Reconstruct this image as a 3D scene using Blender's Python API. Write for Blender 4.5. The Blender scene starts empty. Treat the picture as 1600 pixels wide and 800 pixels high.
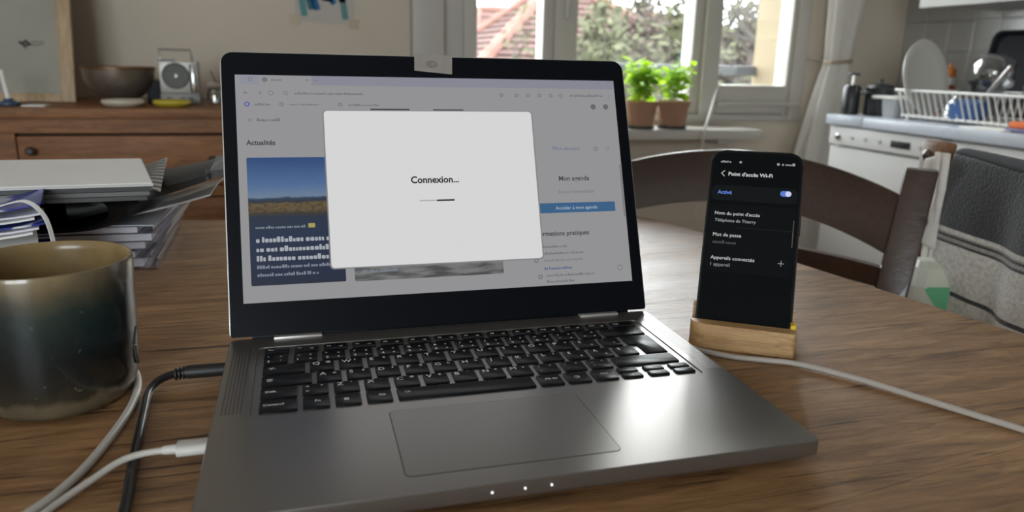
import bpy, bmesh, math, random
from math import sin, cos, pi, radians
from mathutils import Matrix, Vector
random.seed(7)
SC = bpy.context.scene
COL = SC.collection

# ------------------------------------------------------------------ camera
FPX = 1170.4
cam_d = bpy.data.cameras.new('camera')
cam = bpy.data.objects.new('camera', cam_d); COL.objects.link(cam)
cam_d.sensor_width = 36; cam_d.lens = FPX / 1600 * 36
cam_d.clip_start = 0.01; cam_d.clip_end = 300
def cam_axes(yaw, pitch, roll):
    f = Vector((sin(yaw)*cos(pitch), cos(yaw)*cos(pitch), -sin(pitch)))
    r = Vector((cos(yaw), -sin(yaw), 0)); u = r.cross(f)
    return cos(roll)*r + sin(roll)*u, -sin(roll)*r + cos(roll)*u, f
cr, cu, cf = cam_axes(0.2781, 0.2546, 0.0238)
cm = Matrix((cr, cu, -cf)).transposed().to_4x4(); cm.translation = (-0.1095, -0.546, 0.2201)
cam.matrix_world = cm
cam_d.dof.use_dof = True; cam_d.dof.focus_distance = 0.56; cam_d.dof.aperture_fstop = 8.0
SC.camera = cam

# ------------------------------------------------------------------ sky, light, exposure
SKY = 14.0
w = bpy.data.worlds.new('overcast_sky'); SC.world = w; w.use_nodes = True
nt = w.node_tree; bgn = nt.nodes['Background']
tcn = nt.nodes.new('ShaderNodeTexCoord'); nz = nt.nodes.new('ShaderNodeTexNoise')
nz.inputs['Scale'].default_value = 2.2; nz.inputs['Detail'].default_value = 5
rp = nt.nodes.new('ShaderNodeValToRGB')
rp.color_ramp.elements[0].position = .38; rp.color_ramp.elements[0].color = (.84, .92, 1, 1)
rp.color_ramp.elements[1].position = .62; rp.color_ramp.elements[1].color = (1, 1, 1, 1)
nt.links.new(tcn.outputs['Generated'], nz.inputs['Vector']); nt.links.new(nz.outputs['Fac'], rp.inputs['Fac'])
nt.links.new(rp.outputs['Color'], bgn.inputs['Color']); bgn.inputs['Strength'].default_value = SKY
pd = bpy.data.lights.new('window_portal', 'AREA'); pd.shape = 'RECTANGLE'; pd.size = 1.4; pd.size_y = 1.45
pd.cycles.is_portal = True
po = bpy.data.objects.new('window_portal', pd); COL.objects.link(po)
po.location = (1.06, 2.27, .74); po.rotation_euler = (radians(-90), 0, 0)
p2 = bpy.data.lights.new('window_portal', 'AREA'); p2.shape = 'RECTANGLE'; p2.size = 1.6; p2.size_y = 1.2; p2.cycles.is_portal = True  # portal for the added fill window
p2o = bpy.data.objects.new('window_portal', p2); COL.objects.link(p2o); p2o.location = (-1.35, -2.88, .60)
p2o.rotation_euler = Vector((0, 1, 0)).to_track_quat('-Z', 'Z').to_euler()
vs = SC.view_settings; vs.view_transform = 'Standard'; vs.look = 'None'; vs.exposure = 0.2; vs.gamma = 1; vs.use_curve_mapping = False

# ------------------------------------------------------------------ materials
MATS = {}
def newmat(name):
    m = bpy.data.materials.new(name); m.use_nodes = True
    return m, m.node_tree, m.node_tree.nodes['Principled BSDF']
def ramp(nt, stops, interp='LINEAR'):
    r = nt.nodes.new('ShaderNodeValToRGB'); cr_ = r.color_ramp; cr_.interpolation = interp
    while len(cr_.elements) > 1: cr_.elements.remove(cr_.elements[-1])
    cr_.elements[0].position = stops[0][0]; cr_.elements[0].color = (*stops[0][1], 1)
    for p_, c_ in stops[1:]:
        e = cr_.elements.new(p_); e.color = (*c_, 1)
    return r
def vec(nt, scale=(1, 1, 1), rot=(0, 0, 0), kind='Object'):
    tc = nt.nodes.new('ShaderNodeTexCoord'); mp = nt.nodes.new('ShaderNodeMapping')
    mp.inputs['Scale'].default_value = scale; mp.inputs['Rotation'].default_value = rot
    nt.links.new(tc.outputs[kind], mp.inputs['Vector']); return mp.outputs['Vector']
def noise(nt, v, scale, detail=4, dist=0, rough=.5):
    n = nt.nodes.new('ShaderNodeTexNoise'); n.inputs['Scale'].default_value = scale
    n.inputs['Detail'].default_value = detail; n.inputs['Distortion'].default_value = dist; n.inputs['Roughness'].default_value = rough
    nt.links.new(v, n.inputs['Vector']); return n.outputs['Fac']
def mixc(nt, fac, a, b, mode='MIX'):
    m = nt.nodes.new('ShaderNodeMix'); m.data_type = 'RGBA'; m.blend_type = mode
    for s, val in ((m.inputs[0], fac), (m.inputs[6], a), (m.inputs[7], b)):
        if hasattr(val, 'links'): nt.links.new(val, s)
        elif isinstance(val, (int, float)): s.default_value = val
        else: s.default_value = (*val, 1)
    return m.outputs[2]
def bump(nt, h, b, strength=.2, dist=.001):
    n = nt.nodes.new('ShaderNodeBump'); n.inputs['Strength'].default_value = strength; n.inputs['Distance'].default_value = dist
    nt.links.new(h, n.inputs['Height']); nt.links.new(n.outputs['Normal'], b.inputs['Normal'])
def mat(name, color, rough=.5, metal=0, var=.0, vscale=20, bmp=0, bdist=.001, coat=0, trans=0, spec=.5, sheen=0, alpha=1, vs3=(1, 1, 1)):
    if name in MATS: return MATS[name]
    m, nt, b = newmat(name)
    b.inputs['Base Color'].default_value = (*color, 1); b.inputs['Roughness'].default_value = rough
    b.inputs['Metallic'].default_value = metal; b.inputs['Coat Weight'].default_value = coat
    b.inputs['Transmission Weight'].default_value = trans; b.inputs['Specular IOR Level'].default_value = spec
    b.inputs['Sheen Weight'].default_value = sheen; b.inputs['Alpha'].default_value = alpha
    if var or bmp:
        f = noise(nt, vec(nt, vs3), vscale, 5)
        if var:
            r = ramp(nt, [(.3, tuple(max(0, c*(1-var)) for c in color)), (.7, tuple(min(1, c*(1+var)) for c in color))])
            nt.links.new(f, r.inputs[0]); nt.links.new(r.outputs[0], b.inputs['Base Color'])
        if bmp: bump(nt, f, b, bmp, bdist)
    MATS[name] = m; return m
def emis(name, color, strength=1.0):
    if name in MATS: return MATS[name]
    m, nt, b = newmat(name); b.inputs['Base Color'].default_value = (.003, .003, .003, 1); b.inputs['Roughness'].default_value = .45
    b.inputs['Specular IOR Level'].default_value = .03
    b.inputs['Emission Color'].default_value = (*color, 1); b.inputs['Emission Strength'].default_value = strength*.87
    MATS[name] = m; return m
def wood(name, dark, mid, light, stretch=(1, 9, 9), rot=(0, 0, 0), scale=6, rough=.45, coat=0, knots=0, cracks=0, spec=.5, rvar=.12):
    m, nt, b = newmat(name); L = nt.links
    v = vec(nt, stretch, rot)
    big = noise(nt, v, scale*.35, 3, .6); fine = noise(nt, v, scale*2.2, 8, .9, .65)
    pores = noise(nt, vec(nt, tuple(s*(1 if s == min(stretch) else 2.2) for s in stretch), rot), scale*9, 3, .2)
    r1 = ramp(nt, [(.34, dark), (.5, mid), (.66, light)]); L.new(fine, r1.inputs[0])
    r2 = ramp(nt, [(.3, tuple(c*.72 for c in mid)), (.7, tuple(min(1, c*1.12) for c in light))]); L.new(big, r2.inputs[0])
    c = mixc(nt, .38, r1.outputs[0], r2.outputs[0])
    pr = ramp(nt, [(.30, (.45, .42, .4)), (.42, (1, 1, 1))]); L.new(pores, pr.inputs[0])
    c = mixc(nt, .7, c, pr.outputs[0], 'MULTIPLY')
    if knots:
        vo = nt.nodes.new('ShaderNodeTexVoronoi'); vo.inputs['Scale'].default_value = knots
        L.new(vec(nt, tuple(.55 if s == min(stretch) else 1 for s in stretch), rot), vo.inputs['Vector'])
        kr = ramp(nt, [(.03, (.18, .14, .12)), (.07, (.5, .42, .38)), (.13, (1, 1, 1))]); L.new(vo.outputs['Distance'], kr.inputs[0])
        c = mixc(nt, .9, c, kr.outputs[0], 'MULTIPLY')
    if cracks:
        cn = noise(nt, vec(nt, (stretch[0]*.8, stretch[1]*3.2, stretch[2]*3.2), rot), scale*1.1, 4, 1.5)
        cr2 = ramp(nt, [(.33, (.16, .12, .10)), (.39, (1, 1, 1))]); L.new(cn, cr2.inputs[0])
        c = mixc(nt, cracks, c, cr2.outputs[0], 'MULTIPLY')
    L.new(c, b.inputs['Base Color'])
    rr = nt.nodes.new('ShaderNodeMapRange'); rr.inputs['To Min'].default_value = max(.05, rough-rvar); rr.inputs['To Max'].default_value = rough+rvar
    L.new(big, rr.inputs['Value']); L.new(rr.outputs[0], b.inputs['Roughness'])
    b.inputs['Coat Weight'].default_value = coat; b.inputs['Specular IOR Level'].default_value = spec
    bump(nt, fine, b, .35, .0012)
    MATS[name] = m; return m
def glassy(name, tint=(1, 1, 1), gloss=.08, rough=.02):
    m, nt, b = newmat(name); nt.nodes.remove(b)
    t = nt.nodes.new('ShaderNodeBsdfTransparent'); t.inputs[0].default_value = (*tint, 1)
    g = nt.nodes.new('ShaderNodeBsdfGlossy'); g.inputs['Roughness'].default_value = rough
    lw = nt.nodes.new('ShaderNodeLayerWeight'); lw.inputs[0].default_value = .3
    ml = nt.nodes.new('ShaderNodeMath'); ml.operation = 'MULTIPLY_ADD'; ml.inputs[1].default_value = .6; ml.inputs[2].default_value = gloss
    nt.links.new(lw.outputs['Facing'], ml.inputs[0])
    mx = nt.nodes.new('ShaderNodeMixShader'); nt.links.new(ml.outputs[0], mx.inputs[0])
    nt.links.new(t.outputs[0], mx.inputs[1]); nt.links.new(g.outputs[0], mx.inputs[2])
    nt.links.new(mx.outputs[0], nt.nodes['Material Output'].inputs[0]); MATS[name] = m; return m

m_wall = mat('painted_plaster', (.62, .545, .45), .85, var=.05, vscale=2, bmp=.15, bdist=.002)
m_ceil = mat('ceiling_paint', (.75, .73, .70), .9)
m_tile = mat('glazed_tile', (.40, .395, .38), .22, var=.05, vscale=3)
m_grout = mat('grout', (.42, .42, .41), .9)
m_floor = wood('floor_wood', (.16, .09, .05), (.24, .15, .09), (.32, .21, .13), (1, 8, 8), scale=3)
m_frame = mat('window_paint', (.50, .475, .43), .45, var=.03, vscale=5)
m_reveal = mat('cream_render', (.22, .175, .11), .9, var=.04, vscale=6)
m_pane = glassy('window_glass', (.97, .985, .98), .03, .0)
m_table = wood('old_table_wood', (.055, .022, .007), (.265, .130, .048), (.46, .268, .130), (1.3, 9, 9), (0, 0, radians(-9)), 4.5, .44, knots=2.6, cracks=.9, spec=.6)
m_table_leg = wood('table_leg_wood', (.10, .055, .03), (.2, .12, .07), (.3, .2, .12), (9, 9, 1), scale=6)
m_pine = wood('stained_pine', (.11, .043, .015), (.215, .090, .032), (.32, .142, .055), (1.2, 10, 10), (0, 0, 0), 4, .5, knots=3.2, spec=.3)
m_dchair = wood('dark_chair_wood', (.030, .013, .008), (.042, .019, .011), (.056, .026, .015), (2, 8, 8), (0, 0, .7), 7, .3, coat=.25, rvar=.04)
m_lchair = wood('warm_chair_wood', (.12, .055, .025), (.22, .11, .055), (.32, .17, .09), (8, 8, 1), (0, 0, 0), 5, .45)
m_bamboo = wood('bamboo', (.36, .20, .08), (.50, .30, .13), (.62, .40, .19), (1.5, 12, 12), (0, 0, 0), 9, .45)
m_frwood = wood('pale_frame_wood', (.32, .21, .11), (.45, .31, .17), (.55, .40, .24), (8, 8, 1), (0, 0, 0), 6, .5)
m_silver = mat('laptop_aluminium', (.275, .26, .248), .30, .8, var=.03, vscale=900)
m_shell = mat('lid_shell', (.55, .54, .53), .35, .8)
m_black = mat('bezel_black', (.004, .005, .008), .35, spec=.10)
m_key = mat('key_plastic', (.0055, .006, .0075), .36, spec=.28)
m_legend = mat('key_print', (.85, .85, .85), .6)
m_groove = mat('dark_groove', (.02, .02, .02), .6)
m_hinge = mat('hinge_metal', (.55, .53, .50), .4, .6)
m_rubber = mat('black_rubber', (.012, .012, .012), .5)
m_wcable = mat('white_cable', (.54, .51, .46), .42)
m_bcable = mat('black_cable', (.012, .012, .013), .3)
m_white = mat('white_enamel', (.78, .78, .77), .28)
m_offwhite = mat('white_plastic', (.60, .585, .55), .45)
m_counter = mat('grey_laminate', (.50, .54, .60), .25, var=.05, vscale=60)
m_chrome = mat('steel', (.6, .6, .6), .22, 1)
m_wire = mat('plastic_coated_wire', (.68, .67, .64), .35)
m_darkpot = mat('dark_enamel', (.018, .019, .022), .35)
m_porcelain = mat('porcelain', (.74, .72, .66), .25)
m_glass = glassy('drinking_glass', (.90, .92, .92), .14, .06)
m_terra = mat('terracotta', (.36, .20, .125), .8, var=.12, vscale=14)
m_soil = mat('soil', (.03, .02, .012), .95)
m_cloth = mat('curtain_cloth', (.80, .775, .73), .9, var=.03, vscale=40, sheen=.3)
def add_translucent(m, col, fac):
    nt = m.node_tree; b_ = nt.nodes['Principled BSDF']; tr = nt.nodes.new('ShaderNodeBsdfTranslucent'); tr.inputs[0].default_value = (*col, 1); mx = nt.nodes.new('ShaderNodeMixShader'); mx.inputs[0].default_value = fac
    nt.links.new(b_.outputs[0], mx.inputs[1]); nt.links.new(tr.outputs[0], mx.inputs[2]); nt.links.new(mx.outputs[0], nt.nodes['Material Output'].inputs[0])
add_translucent(m_cloth, (.8, .77, .72), .4)
m_paper = mat('white_paper', (.84, .83, .80), .7, var=.03, vscale=8)
m_paper2 = mat('cool_paper', (.74, .73, .79), .6, var=.08, vscale=10, vs3=(1, 1, 30))
m_sleeve = glassy('clear_sleeve', (.86, .86, .92), .12, .15)
m_blacksoft = mat('black_neoprene', (.006, .006, .007), .6, bmp=.2, vscale=200, spec=.3)
m_greysoft = mat('grey_neoprene', (.035, .036, .037), .42, var=.1, vscale=12)
m_blue = mat('blue_print', (.03, .05, .26), .3, var=.3, vscale=30)

# ------------------------------------------------------------------ mesh helpers
class B:
    def __init__(s): s.bm = bmesh.new()
    def box(s, c, d, rz=0, mtx=None):
        x, y, z = (k/2 for k in d); vs_ = []
        R_ = Matrix.Rotation(rz, 4, 'Z')
        for sx, sy, sz in ((-1,-1,-1),(1,-1,-1),(1,1,-1),(-1,1,-1),(-1,-1,1),(1,-1,1),(1,1,1),(-1,1,1)):
            p = R_ @ Vector((sx*x, sy*y, sz*z)) + Vector(c)
            vs_.append(s.bm.verts.new(mtx @ p if mtx else p))
        for f in ((3,2,1,0),(4,5,6,7),(0,1,5,4),(1,2,6,5),(2,3,7,6),(3,0,4,7)): s.bm.faces.new([vs_[i] for i in f])
        return s
    def b2(s, x0, x1, y0, y1, z0, z1): return s.box(((x0+x1)/2, (y0+y1)/2, (z0+z1)/2), (abs(x1-x0), abs(y1-y0), abs(z1-z0)))
    def loft(s, rings, cap0=True, cap1=True, closed=True):
        vr = [[s.bm.verts.new(p) for p in r] for r in rings]; n = len(vr[0])
        for a, b in zip(vr[:-1], vr[1:]):
            for i in range(n if closed else n-1):
                j = (i+1) % n; s.bm.faces.new((a[i], a[j], b[j], b[i]))
        if cap0: s.bm.faces.new(vr[0][::-1])
        if cap1: s.bm.faces.new(vr[-1])
        return s
    def prism(s, poly, z0, z1): return s.loft([[(x, y, z0) for x, y in poly], [(x, y, z1) for x, y in poly]])
    def lathe(s, prof, c=(0, 0, 0), n=32, mtx=None, cap0=True, cap1=True):
        rings = []
        for r_, z in prof:
            ring = [Vector((r_*cos(2*pi*i/n), r_*sin(2*pi*i/n), z)) for i in range(n)]
            rings.append([(mtx @ p if mtx else p) + Vector(c) for p in ring])
        return s.loft(rings, cap0, cap1)
    def tube(s, pts, r, n=8, caps=True):
        pts = [Vector(p) for p in pts]; rings = []; up = Vector((0, 0, 1))
        for i, p in enumerate(pts):
            t = (pts[min(i+1, len(pts)-1)] - pts[max(i-1, 0)]).normalized()
            a = t.cross(up)
            if a.length < 1e-3: a = t.cross(Vector((1, 0, 0)))
            a.normalize(); b = a.cross(t); rr = r[i] if isinstance(r, (list, tuple)) else r
            rings.append([p + rr*(cos(2*pi*k/n)*a - sin(2*pi*k/n)*b) for k in range(n)])
        return s.loft(rings, caps, caps)
    def quad(s, a, b, c, d): s.bm.faces.new([s.bm.verts.new(p) for p in (a, b, c, d)]); return s
    def grid(s, fn, nu, nv):
        vv = [[s.bm.verts.new(fn(i/nu, j/nv)) for j in range(nv+1)] for i in range(nu+1)]
        for i in range(nu):
            for j in range(nv): s.bm.faces.new((vv[i][j], vv[i+1][j], vv[i+1][j+1], vv[i][j+1]))
        return s
    def solid(s, t):
        bmesh.ops.recalc_face_normals(s.bm, faces=s.bm.faces)
        bmesh.ops.solidify(s.bm, geom=s.bm.faces[:], thickness=t); return s
    def bevel(s, w_, seg=2):
        bmesh.ops.bevel(s.bm, geom=s.bm.edges[:], offset=w_, segments=seg, affect='EDGES', profile=.6, clamp_overlap=True); return s
    def mesh(s, name, m, smooth=40, fix=True):
        if fix: bmesh.ops.recalc_face_normals(s.bm, faces=s.bm.faces)
        me = bpy.data.meshes.new(name); s.bm.to_mesh(me); s.bm.free()
        if m: me.materials.append(m)
        if smooth:
            me.shade_smooth(); me.set_sharp_from_angle(angle=radians(smooth))
        return me
    def obj(s, name, m, parent=None, smooth=40, fix=True): return link(name, s.mesh(name, m, smooth, fix), parent)
def link(name, me, parent=None):
    o = bpy.data.objects.new(name, me); COL.objects.link(o)
    if parent: o.parent = parent
    return o
def tag(o, label, cat, group=None):
    o['label'] = label; o['category'] = cat
    if group: o['group'] = group
    return o
def thing(name, label, cat, loc=(0, 0, 0), rz=0, group=None):
    o = bpy.data.objects.new(name, None); COL.objects.link(o); o.empty_display_size = .05
    o.location = loc; o.rotation_euler = (0, 0, rz); return tag(o, label, cat, group)
def struct(o): o['kind'] = 'structure'; return o
def copy_tree(o, parent=None):
    c = o.copy(); COL.objects.link(c); c.parent = parent
    for ch in o.children: copy_tree(ch, c)
    return c
def rrect(x0, y0, x1, y1, r, n=4):
    pts = []
    for cx, cy, a0 in ((x1-r, y1-r, 0), (x0+r, y1-r, 90), (x0+r, y0+r, 180), (x1-r, y0+r, 270)):
        for i in range(n+1):
            a = radians(a0 + 90*i/n); pts.append((cx+r*cos(a), cy+r*sin(a)))
    return pts
def spline(P, n=10):
    P = [Vector(p) for p in P]; out = []
    for i in range(len(P)-1):
        p0 = P[max(i-1, 0)]; p1 = P[i]; p2 = P[i+1]; p3 = P[min(i+2, len(P)-1)]
        for k in range(n):
            t = k/n; out.append(.5*((2*p1)+(-p0+p2)*t+(2*p0-5*p1+4*p2-p3)*t*t+(-p0+3*p1-3*p2+p3)*t**3))
    return out + [P[-1]]
TXT = {}
def text_verts(s, size, bold=0, align='LEFT'):
    cu_ = bpy.data.curves.new('t', 'FONT'); cu_.body = s; cu_.size = size; cu_.align_x = align; cu_.align_y = 'BOTTOM_BASELINE' if False else 'TOP_BASELINE'
    cu_.offset = bold; cu_.resolution_u = 3
    ob = bpy.data.objects.new('t', cu_); me = bpy.data.meshes.new_from_object(ob)
    V = [tuple(v.co[:2]) for v in me.vertices]; F_ = [tuple(p.vertices) for p in me.polygons]
    bpy.data.objects.remove(ob); bpy.data.curves.remove(cu_); bpy.data.meshes.remove(me)
    return V, F_
def flatmesh(items, plane, lift):
    """items: list of (V,F,dx,dy[,scale_x]) -> one mesh; plane 'XZ' faces -Y, 'XY' faces +Z"""
    vs_, fs = [], []
    for it in items:
        V, F_, dx, dy = it[:4]; sx = it[4] if len(it) > 4 else 1
        o = len(vs_)
        for x, y in V:
            vs_.append((x*sx+dx, -lift, y+dy) if plane == 'XZ' else (x*sx+dx, y+dy, lift))
        fs += [tuple(i+o for i in f) for f in F_]
    me = bpy.data.meshes.new('print'); me.from_pydata(vs_, [], fs); me.update(); return me
def textw(s, x, y, width, bold=0, cap=None):
    """text starting at x with baseline y, scaled to the given width; cap = cap height"""
    V, F_ = text_verts(s, 1.0, 0)
    x0 = min(v[0] for v in V); x1 = max(v[0] for v in V); k = width/(x1-x0)
    V, F_ = text_verts(s, k if cap is None else cap/.7, bold)
    x0b = min(v[0] for v in V); x1b = max(v[0] for v in V)
    return (V, F_, x - x0b*width/(x1b-x0b), y, width/(x1b-x0b))
def polyitem(pts): return (list(pts), [tuple(range(len(pts)))], 0, 0)
def rectitem(x0, y0, x1, y1, r=0): return polyitem(rrect(x0, y0, x1, y1, r, 4) if r else [(x0, y0), (x1, y0), (x1, y1), (x0, y1)])
def discitem(x, y, r, n=20): return polyitem([(x+r*cos(2*pi*i/n), y+r*sin(2*pi*i/n)) for i in range(n)])
def ringitem(x, y, r, t, n=20):
    V = [(x+q*cos(2*pi*i/n), y+q*sin(2*pi*i/n)) for q in (r, r-t) for i in range(n)]
    return (V, [(i, (i+1) % n, n+(i+1) % n, n+i) for i in range(n)], 0, 0)
def strokeitem(pts, t):
    V, F_ = [], []
    for (a, b) in zip(pts[:-1], pts[1:]):
        d = Vector((b[0]-a[0], b[1]-a[1])).normalized()*t/2; n_ = Vector((-d.y, d.x)); o = len(V)
        a_ = Vector(a)-d; b_ = Vector(b)+d
        V += [tuple(a_-n_), tuple(b_-n_), tuple(b_+n_), tuple(a_+n_)]; F_.append((o, o+1, o+2, o+3))
    return (V, F_, 0, 0)
def smear(x, y, width, h, rnd):
    """a line of writing too blurred to read: short blobs"""
    its, cx = [], x
    while cx < x+width:
        w_ = min(rnd.uniform(.38, .72)*h, x+width-cx); hh = h*rnd.choice((.62, .7, .66, 1.0))
        its.append(rectitem(cx, y, cx+w_, y+hh, min(w_, hh)*.28)); cx += w_ + h*rnd.choice((.10, .12, .12, .12, .42))
    return its

# ================================================================== SETTING
FL, CE = -.76, 1.75
WB = 2.0                                   # inner face of the window wall
wx0, wx1, wz0, wz1 = .355, 1.76, .02, 1.45
b = B(); b.b2(-2.45, wx0, WB, WB+.25, FL, CE); b.b2(wx1, 2.45, WB, WB+.25, FL, CE); b.b2(wx0, wx1, WB, WB+.25, FL, wz0); b.b2(wx0, wx1, WB, WB+.25, wz1, CE)
struct(b.obj('wall_back', m_wall, smooth=0))
v0, v1, vz0, vz1 = -2.15, -.55, .0, 1.20      # window added for fill light, out of view behind the camera on the left
struct(B().b2(-2.45, -2.3, -2.7, WB, FL, CE).obj('wall_left', m_wall, smooth=0))
wr = struct(B().b2(2.2, 2.4, -2.7, WB, FL, CE).obj('wall_right', m_grout, smooth=0))
b = B(); b.b2(-2.45, v0, -2.85, -2.7, FL, CE); b.b2(v1, 2.4, -2.85, -2.7, FL, CE); b.b2(v0, v1, -2.85, -2.7, FL, vz0); b.b2(v0, v1, -2.85, -2.7, vz1, CE)
struct(b.obj('wall_front', m_wall, smooth=0))
struct(B().b2(-2.45, 2.45, -2.85, WB+.25, FL-.2, FL).obj('floor', m_floor, smooth=0))
struct(B().b2(-2.45, 2.45, -2.85, WB+.25, CE, CE+.25).obj('ceiling', m_ceil, smooth=0))
# wall tiles over the worktop
TS = .108
tm = B().box((0, 0, 0), (.008, TS-.003, TS-.003)).bevel(.0015, 1).mesh('tile', m_tile, 30)
for i in range(13):
    for j in range(-1, 8):
        o = link('tile', tm, wr); o.location = (2.1985 + random.uniform(-.0006, .0006), 1.94 - i*TS, .02 + j*TS)
# corner post between plain wall and window
t1 = B().b2(.252, .353, 1.93, 2.0, FL, CE).bevel(.006).obj('trim_1', m_frame); struct(t1)
struct(B().b2(-2.3, .25, 1.985, 2.0, FL, FL+.09).obj('baseboard_back', m_frame, smooth=0))

fill_win = bpy.data.objects.new('added_fill_window', None); COL.objects.link(fill_win); struct(fill_win)  # unseen window, made up to brighten the room
for x0, x1 in ((v0, v0+.06), (v1-.06, v1), ((v0+v1)/2-.04, (v0+v1)/2+.04)): B().b2(x0, x1, -2.81, -2.74, vz0, vz1).bevel(.004).obj('stile', m_frame, fill_win)
for z0, z1 in ((vz0, vz0+.06), (vz1-.06, vz1)): B().b2(v0+.06, v1-.06, -2.81, -2.74, z0, z1).bevel(.004).obj('rail', m_frame, fill_win)
for x0, x1 in ((v0+.06, (v0+v1)/2-.04), ((v0+v1)/2+.04, v1-.06)): B().b2(x0, x1, -2.780, -2.776, vz0+.06, vz1-.06).obj('pane', m_pane, fill_win, 0)
# window: frame, three glazed leaves, sill
win = bpy.data.objects.new('window_1', None); COL.objects.link(win); struct(win)
def fbox(name, *a, bev=.004, m=m_frame, par=win): return B().b2(*a).bevel(bev, 2).obj(name, m, par)
Y0, Y1 = 1.985, 2.075
fbox('frame_jamb', .355, .428, Y0, Y1, wz0, wz1); fbox('frame_jamb', 1.702, 1.76, Y0, Y1, wz0, wz1)
fbox('frame_head', .428, 1.702, Y0, Y1, wz1-.06, wz1); fbox('frame_bottom', .428, 1.702, Y0, Y1, wz0, .045)
fbox('mullion', .745, .815, Y0-.012, Y1, .045, wz1-.06); fbox('mullion', 1.315, 1.378, Y0-.012, Y1, .045, wz1-.06)
def leaf(x0, x1, z0, z1, gx0, gx1, gz0, gz1):
    l = bpy.data.objects.new('sash', None); COL.objects.link(l); l.parent = win
    ya, yb = 1.992, 2.07
    fbox('stile', x0, gx0, ya, yb, z0, z1, par=l); fbox('stile', gx1, x1, ya, yb, z0, z1, par=l)
    fbox('rail', gx0, gx1, ya, yb, z0, gz0, par=l); fbox('rail', gx0, gx1, ya, yb, gz1, z1, par=l)
    fbox('bead', gx0, gx1, ya-.004, ya+.006, gz0-.012, gz0, par=l, bev=.002)
    B().b2(gx0, gx1, 2.010, 2.014, gz0, gz1).obj('pane', m_pane, l, 0)
leaf(.43, .744, .047, wz1-.062, .477, .706, .075, wz1-.10)
leaf(.816, 1.314, .047, wz1-.062, .832, 1.276, .073, wz1-.10)
leaf(1.379, 1.701, .047, wz1-.062, 1.392, 1.682, .152, wz1-.10)
fbox('handle', .772, .79, 1.945, 1.975, .36, .47, m=m_hinge)
fbox('ledge', 1.38, 1.74, 1.962, 1.99, .078, .092)
fbox('window_sill', .36, 1.475, 1.795, 1.999, -.028, .004, bev=.003)
fbox('sill_bracket', 1.33, 1.39, 1.85, 1.999, -.05, -.03, bev=.002)
B().b2(1.7, 1.762, 2.075, 2.25, wz0, wz1).obj('reveal', m_reveal, win, 0)
B().b2(wx0, wx0+.03, 2.075, 2.25, wz0, wz1).obj('reveal', m_reveal, win, 0)
B().b2(wx0, wx1, 2.075, 2.30, wz0-.03, wz0+.02).obj('outer_sill', mat('stone_sill', (.14, .14, .135), .7), win, 0)
B().b2(wx0+.03, 1.70, 2.225, 2.245, .185, .222).bevel(.004).obj('guard_rail', mat('grey_rail_paint', (.16, .18, .21), .5), win)

# ================================================================== OUTSIDE
GZ = -4.2
struct(B().b2(-60, 80, 2.6, 120, GZ-.3, GZ).obj('ground', mat('winter_lawn', (.04, .05, .02), .95, var=.3, vscale=.6), smooth=0))
m_roof = mat('red_clay_tile', (.085, .054, .049), .9, var=.25, vscale=3, spec=.05)
m_roofr = mat('ridge_clay_tile', (.13, .070, .058), .9, var=.15, vscale=6, spec=.05)
m_hwall = mat('house_render', (.2, .19, .17), .9)
def house(label, E, W_, D_, zr, courses=16, ridge_in=3.0):
    h = thing('house', label, 'house', (0, 0, 0))
    x0, y0, ze = E; x1, y1 = x0+W_, y0+D_; ym = (y0+y1)/2
    B().b2(x0+.4, x1-.4, y0+.4, y1-.4, GZ, ze).obj('wall', m_hwall, h, 0)
    r0, r1 = Vector((x0+ridge_in, ym, zr)), Vector((x1-ridge_in, ym, zr))
    e = [Vector(q) for q in ((x0, y0, ze), (x1, y0, ze), (x1, y1, ze), (x0, y1, ze))]
    for A, Bq, C_, D2 in ((e[0], e[1], r1, r0), (e[3], e[0], r0, r0), (e[1], e[2], r1, r1), (e[2], e[3], r0, r1)):
        nrm = (Bq-A).cross(D2-A).normalized()
        for k in range(courses):
            t0, t1_ = k/courses, min(1, (k+1.15)/courses)
            a, b_, c_, d_ = A.lerp(D2, t0), Bq.lerp(C_, t0), Bq.lerp(C_, t1_), A.lerp(D2, t1_)
            bb = B(); lo, hi = nrm*.07, nrm*.015
            bb.loft([[a, b_, c_, d_], [a+lo, b_+lo, c_+hi, d_+hi]]); bb.obj('tile_course', m_roof, h, 0)
    for p, q in ((e[0], r0), (e[1], r1), (e[2], r1), (e[3], r0), (r0, r1)):
        n_ = 14
        B().tube([p.lerp(q, i/n_)+Vector((0, 0, .06)) for i in range(n_+1)], [.13 if i % 2 else .10 for i in range(n_+1)], 8).obj('ridge_tile_row', m_roofr, h)
    return h
house('neighbouring house with a hipped red tile roof and pale ridge line', (2.35, 10.9, -.15), 4.8, 5.2, 1.55, 16, 2.2)
house('farther house whose red tile roof ridge shows over the nearer roof', (4.6, 21, -.6), 9, 6, 1.75, 10, 1.0)
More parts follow.
